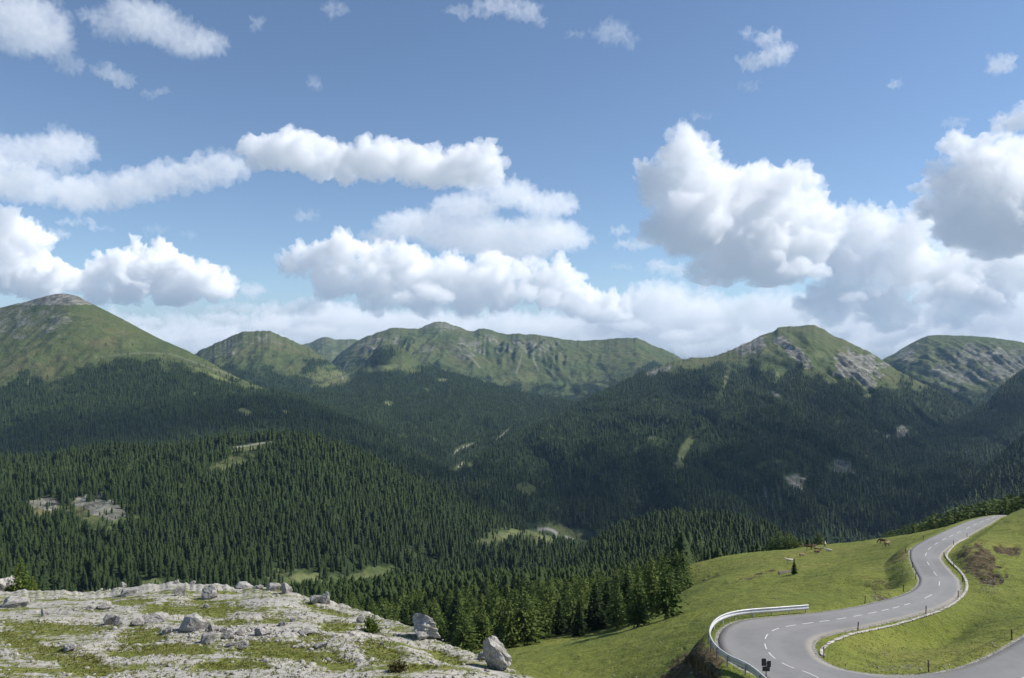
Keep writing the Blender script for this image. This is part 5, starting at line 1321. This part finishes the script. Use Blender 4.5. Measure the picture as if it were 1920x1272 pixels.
CL = [
 ('towering white cumulus cloud above the twin-summit mountain', 12000, [(1280,312,52),(1228,350,40),(1330,352,52),(1400,372,58),(1462,362,44),(1520,345,24),(1532,400,42),(1290,420,70),(1400,450,78),(1490,465,60),(1350,500,48),(1450,510,48),(1545,440,34)], 532, .0055, 1.0, 12, {}),
 ('bulging white cumulus cloud cut by the right edge of the sky', 12500, [(1795,292,30),(1850,290,32),(1915,295,38),(1765,345,36),(1840,360,66),(1935,365,70),(1790,410,50),(1870,430,60),(1970,430,70),(2050,370,90),(1740,350,16)], 480, .0055, 1.0, 13, {}),
 ('heaped cloud bank between the two big cumulus clouds', 15500, [(1585,430,38),(1625,425,34),(1670,440,42),(1715,425,36),(1745,410,24),(1600,490,60),(1690,500,60),(1770,520,55),(1860,560,46),(1790,575,46),(1560,560,46),(1660,580,50),(1900,500,60)], 618, .003, 1.0, 14, {}),
 ('long grey-based cloud band low over the right mountains', 19000, [(1200,598,80,26),(1330,590,90,30),(1460,585,90,34),(1600,596,100,34),(1740,606,100,30),(1880,600,90,34),(2000,590,90,40),(1260,560,60,24),(1900,560,60,30)], 660, .0012, 1.0, 15, {}),
 ('heaped white cloud bank above the central massif', 14000, [(555,490,26),(600,485,30),(645,470,30),(700,488,36),(760,500,38),(620,525,38),(700,545,44),(790,550,46),(870,548,44),(940,545,42),(1010,540,34),(1048,515,22),(1060,555,34),(1110,580,36),(1150,592,28),(860,510,34),(920,500,30),(990,520,26)], 600, .006, 1.0, 16, {}),
 ('broad pale cloud sheet above the central cloud bank', 15000, [(900,352,26,14),(960,360,46,22),(1030,384,54,20),(870,390,60,22),(790,420,80,24),(900,440,110,30),(1010,440,80,28),(720,445,40,14),(960,475,70,22),(1070,455,36,16)], 500, .0016, 1.2, 17, dict(deep=1.3)),
 ('elongated white cumulus above the centre left', 12000, [(490,292,26),(515,284,30),(540,274,34),(568,290,34,30),(600,300,36,30),(645,310,40,30),(685,306,36,30),(725,302,38,34),(770,314,44,32),(815,314,42,32),(860,312,42,34),(900,314,38,32),(925,318,26,28)], 352, .0055, .75, 18, dict(bias=.35)),
 ('thin sagging cloud ribbon reaching in from the left edge', 12500, [(-30,330,60,30),(40,345,50,24),(110,360,46,20),(180,368,44,20),(250,358,44,20),(310,340,44,20),(370,322,44,18),(430,308,40,18),(75,352,44,26),(145,366,44,24),(215,364,44,24),(280,350,44,24),(340,332,44,22),(400,316,44,20)], None, .0020, .9, 19, dict(bias=.3)),
 ('pale ragged cloud patch above the left ribbon', 13000, [(10,282,56,26),(80,278,56,24),(140,282,44,26),(120,312,44,12)], None, .0013, 1.2, 20, {}),
 ('white cumulus column at the left edge', 13000, [(-20,440,50),(30,432,34),(60,455,26),(0,500,56),(60,520,44),(110,528,28),(-60,500,60)], 580, .009, 1.0, 21, {}),
 ('white heaped cumulus right of the grassy peak', 13500, [(200,500,28),(250,488,30),(300,502,38),(350,528,36),(400,535,28),(250,535,44),(180,540,34),(320,550,36)], 572, .009, 1.0, 22, {}),
 ('small flat cloud low beside the heaped cumulus', 15000, [(470,545,24,14),(440,580,50,12),(510,582,50,11),(570,575,40,18)], 592, .002, 1.0, 23, {}),
 ('low bright cloud shreds over the saddle', 17000, [(330,625,30,12),(370,612,14,16),(420,628,24,12),(300,640,30,10),(540,610,60,14),(620,600,70,22),(700,605,60,18),(800,600,80,16)], 650, .0018, 1.2, 24, {}),
 ('hazy pale cloud layer lying along the whole horizon', 24000, [(x, 640 + (i * 37 % 11) - 5, 120, 26 + (i * 53 % 17)) for i, x in enumerate(range(-200, 2200, 130))] + [(x, 600 + (i * 29 % 15), 60, 20) for i, x in enumerate(range(-100, 2100, 220))], 700, .0009, 1.3, 44, {}),
 ('unseen cloud added high over the valley to shade the right slopes', None, [(2450, 2150, 1500, 700, 420, 160), (2000, 1750, 1520, 420, 330, 130), (1750, 2250, 1520, 300, 260, 120), (2900, 2500, 1480, 480, 380, 130), (3300, 3050, 1560, 500, 300, 120)], None, .0029, 1.0, 45, {}),  # outside the frame, added so its shadow darkens the right-hand slopes
 ('unseen cloud added high overhead to shade the left forest', None, [(1050, 2450, 1500, 520, 330, 130), (560, 2300, 1530, 300, 240, 110), (1450, 2700, 1480, 260, 260, 100)], None, .0026, 1.0, 46, {}),  # also out of view, put in to shade the wooded left flank
 ('bright small cumulus heaps in front of the towering cloud base', 11200, [(1478,508,20,16),(1505,500,22,18),(1532,512,22,14),(1460,480,14,12),(1320,442,20,14),(1345,448,14,10)], 530, .006, .8, 47, {}),
 ('bright small cumulus heaps low over the right mountains', 11400, [(1770,545,22,16),(1800,532,24,20),(1835,548,26,18),(1865,562,20,12),(1735,560,20,12),(1600,560,26,12),(1640,552,22,12)], 585, .005, .8, 48, {}),
 ('row of bright low cumulus heads over the central ridge', 13000, [(960,560,18,14),(990,548,22,18),(1030,560,22,18),(1070,572,24,18),(1105,584,24,14),(1140,592,22,12),(800,545,24,16),(830,556,24,14),(760,560,22,12)], 606, .005, .8, 49, {}),
 ('broken line of flat bright clouds low behind the saddle', 16000, [(150,612,40,10),(260,604,44,11),(330,640,40,12),(420,596,50,12),(500,612,44,12),(590,622,50,12),(1180,612,44,12),(1290,632,60,14),(1350,616,44,12),(1640,640,50,14),(1700,622,40,14),(1560,632,44,12)], None, .003, .8, 50, {}),
 ('soft merging cloud bank low behind the central ridge', 20000, [(x, 618 + (i * 31 % 13) - 6, 62, 22 + (i * 17 % 9)) for i, x in enumerate(range(520, 1330, 70))] + [(620, 590, 40, 18), (1180, 575, 50, 24), (1230, 555, 40, 18), (1290, 590, 60, 24)], 660, .0016, 1.0, 51, {}),
 ('thick pale cloud in the upper left corner', 10500, [(20,30,56,40),(70,55,52,40),(110,85,34,30),(40,70,50,30),(130,120,22,14)], None, .0013, 1.5, 25, {}),
 ('slanting pale cloud streak near the upper left', 10500, [(200,30,50,14),(250,25,50,26),(300,50,50,28),(345,72,46,24),(395,85,36,18),(240,62,60,14)], None, .0013, 1.5, 26, {}),
 ('small white cloud scrap below the corner cloud', 10500, [(195,132,24,12),(225,148,30,13)], None, .0026, 1.2, 27, {}),
 ('faint torn cloud scrap near the upper left', 10500, [(285,178,28,8),(300,170,20,6)], None, .0014, 1.3, 28, {}),
 ('torn cloud shred at the top centre', 10500, [(880,22,44,9),(930,12,40,14),(980,24,32,14),(1005,40,18,7)], None, .0018, 1.4, 29, {}),
 ('faint tuft of cloud right of the top centre shred', 10500, [(1150,62,34,16),(1180,78,16,9),(1080,65,14,7)], None, .0010, 1.6, 30, {}),
 ('bright torn cloud above the towering cumulus', 10500, [(1410,120,32,13),(1450,108,34,14),(1475,95,20,12),(1440,75,22,14),(1402,62,14,8)], None, .0024, 1.4, 31, {}),
 ('little slanting scrap below the bright torn cloud', 10500, [(1402,162,22,7),(1418,154,12,5)], None, .0016, 1.2, 32, {}),
 ('small white puff near the upper right corner', 10500, [(1878,122,26,15)], None, .0024, 1.3, 33, {}),
 ('tiny white puff left of the corner puff', 10500, [(1675,161,13,9)], None, .0022, 1.2, 34, {}),
 ('tiny pair of scraps above the towering cumulus', 10500, [(1305,217,11,7),(1328,220,9,6)], None, .0016, 1.2, 35, {}),
 ('white cloud wedge at the right edge above the cumulus', 11000, [(1890,232,36,14),(1925,222,36,22),(1950,205,40,20)], None, .003, 1.2, 36, {}),
 ('thin scrap left of the white wedge', 11000, [(1790,232,28,7),(1800,224,20,6)], None, .0015, 1.2, 37, {}),
 ('faint small scrap at the top left of centre', 10500, [(480,44,14,12)], None, .0012, 1.4, 38, {}),
 ('faint smudge of cloud at the top edge', 10500, [(628,22,22,12)], None, .0010, 1.4, 39, {}),
 ('faint tiny scrap in the open blue', 10500, [(592,158,14,9)], None, .0010, 1.4, 40, {}),
 ('flat scrap between the ribbon and the left cumulus', 13000, [(140,417,40,7),(185,428,26,6),(108,440,24,10)], None, .0016, 1.2, 41, {}),
 ('faint scraps in the blue left of the centre bank', 13000, [(290,430,30,6),(355,440,14,7),(575,405,26,12)], None, .0009, 1.4, 42, {}),
 ('small cloud scraps left of the towering cumulus', 13000, [(1160,435,20,10),(1190,458,40,12),(1240,500,30,14),(1275,505,18,16),(1165,500,20,6)], None, .0018, 1.2, 43, {}),
]
nv = 0
for (lb, Dc, bl, base, den, amp, seed, kw) in CL:
    if Dc is None:      # unseen clouds overhead, added for their shade on the slopes; placed in metres
        cloud(lb, 12000, [(b[0], b[1], b[2], b[3], b[4], b[5]) for b in bl], None, den, amp, 3.0, seed, 12, ((40,12),(18,8),(9,4)), metres=True)
        continue
    sm = min(b[3] if len(b) > 3 else b[2] for b in bl)
    oc = ((60,17),(28,13),(13,9.5),(6.5,5.5),(3.4,3.0))
    if den < .002: kw = dict(kw, bias=.5)
    if den < .002 and sm >= 7: bl = [(b[0], b[1], b[2] * 1.15, (b[3] if len(b) > 3 else b[2]) * 1.2) for b in bl]
    if sm < 16: oc = ((22, 8), (11, 6), (6, 4), (3.4, 2.2))
    nv += cloud(lb, Dc, bl, base, den, amp, 2.1 if sm >= 16 else 1.7, seed, 12 if sm >= 16 else 8, oc, **kw)
print('clouds', nv, round(time.time() - T0, 1))
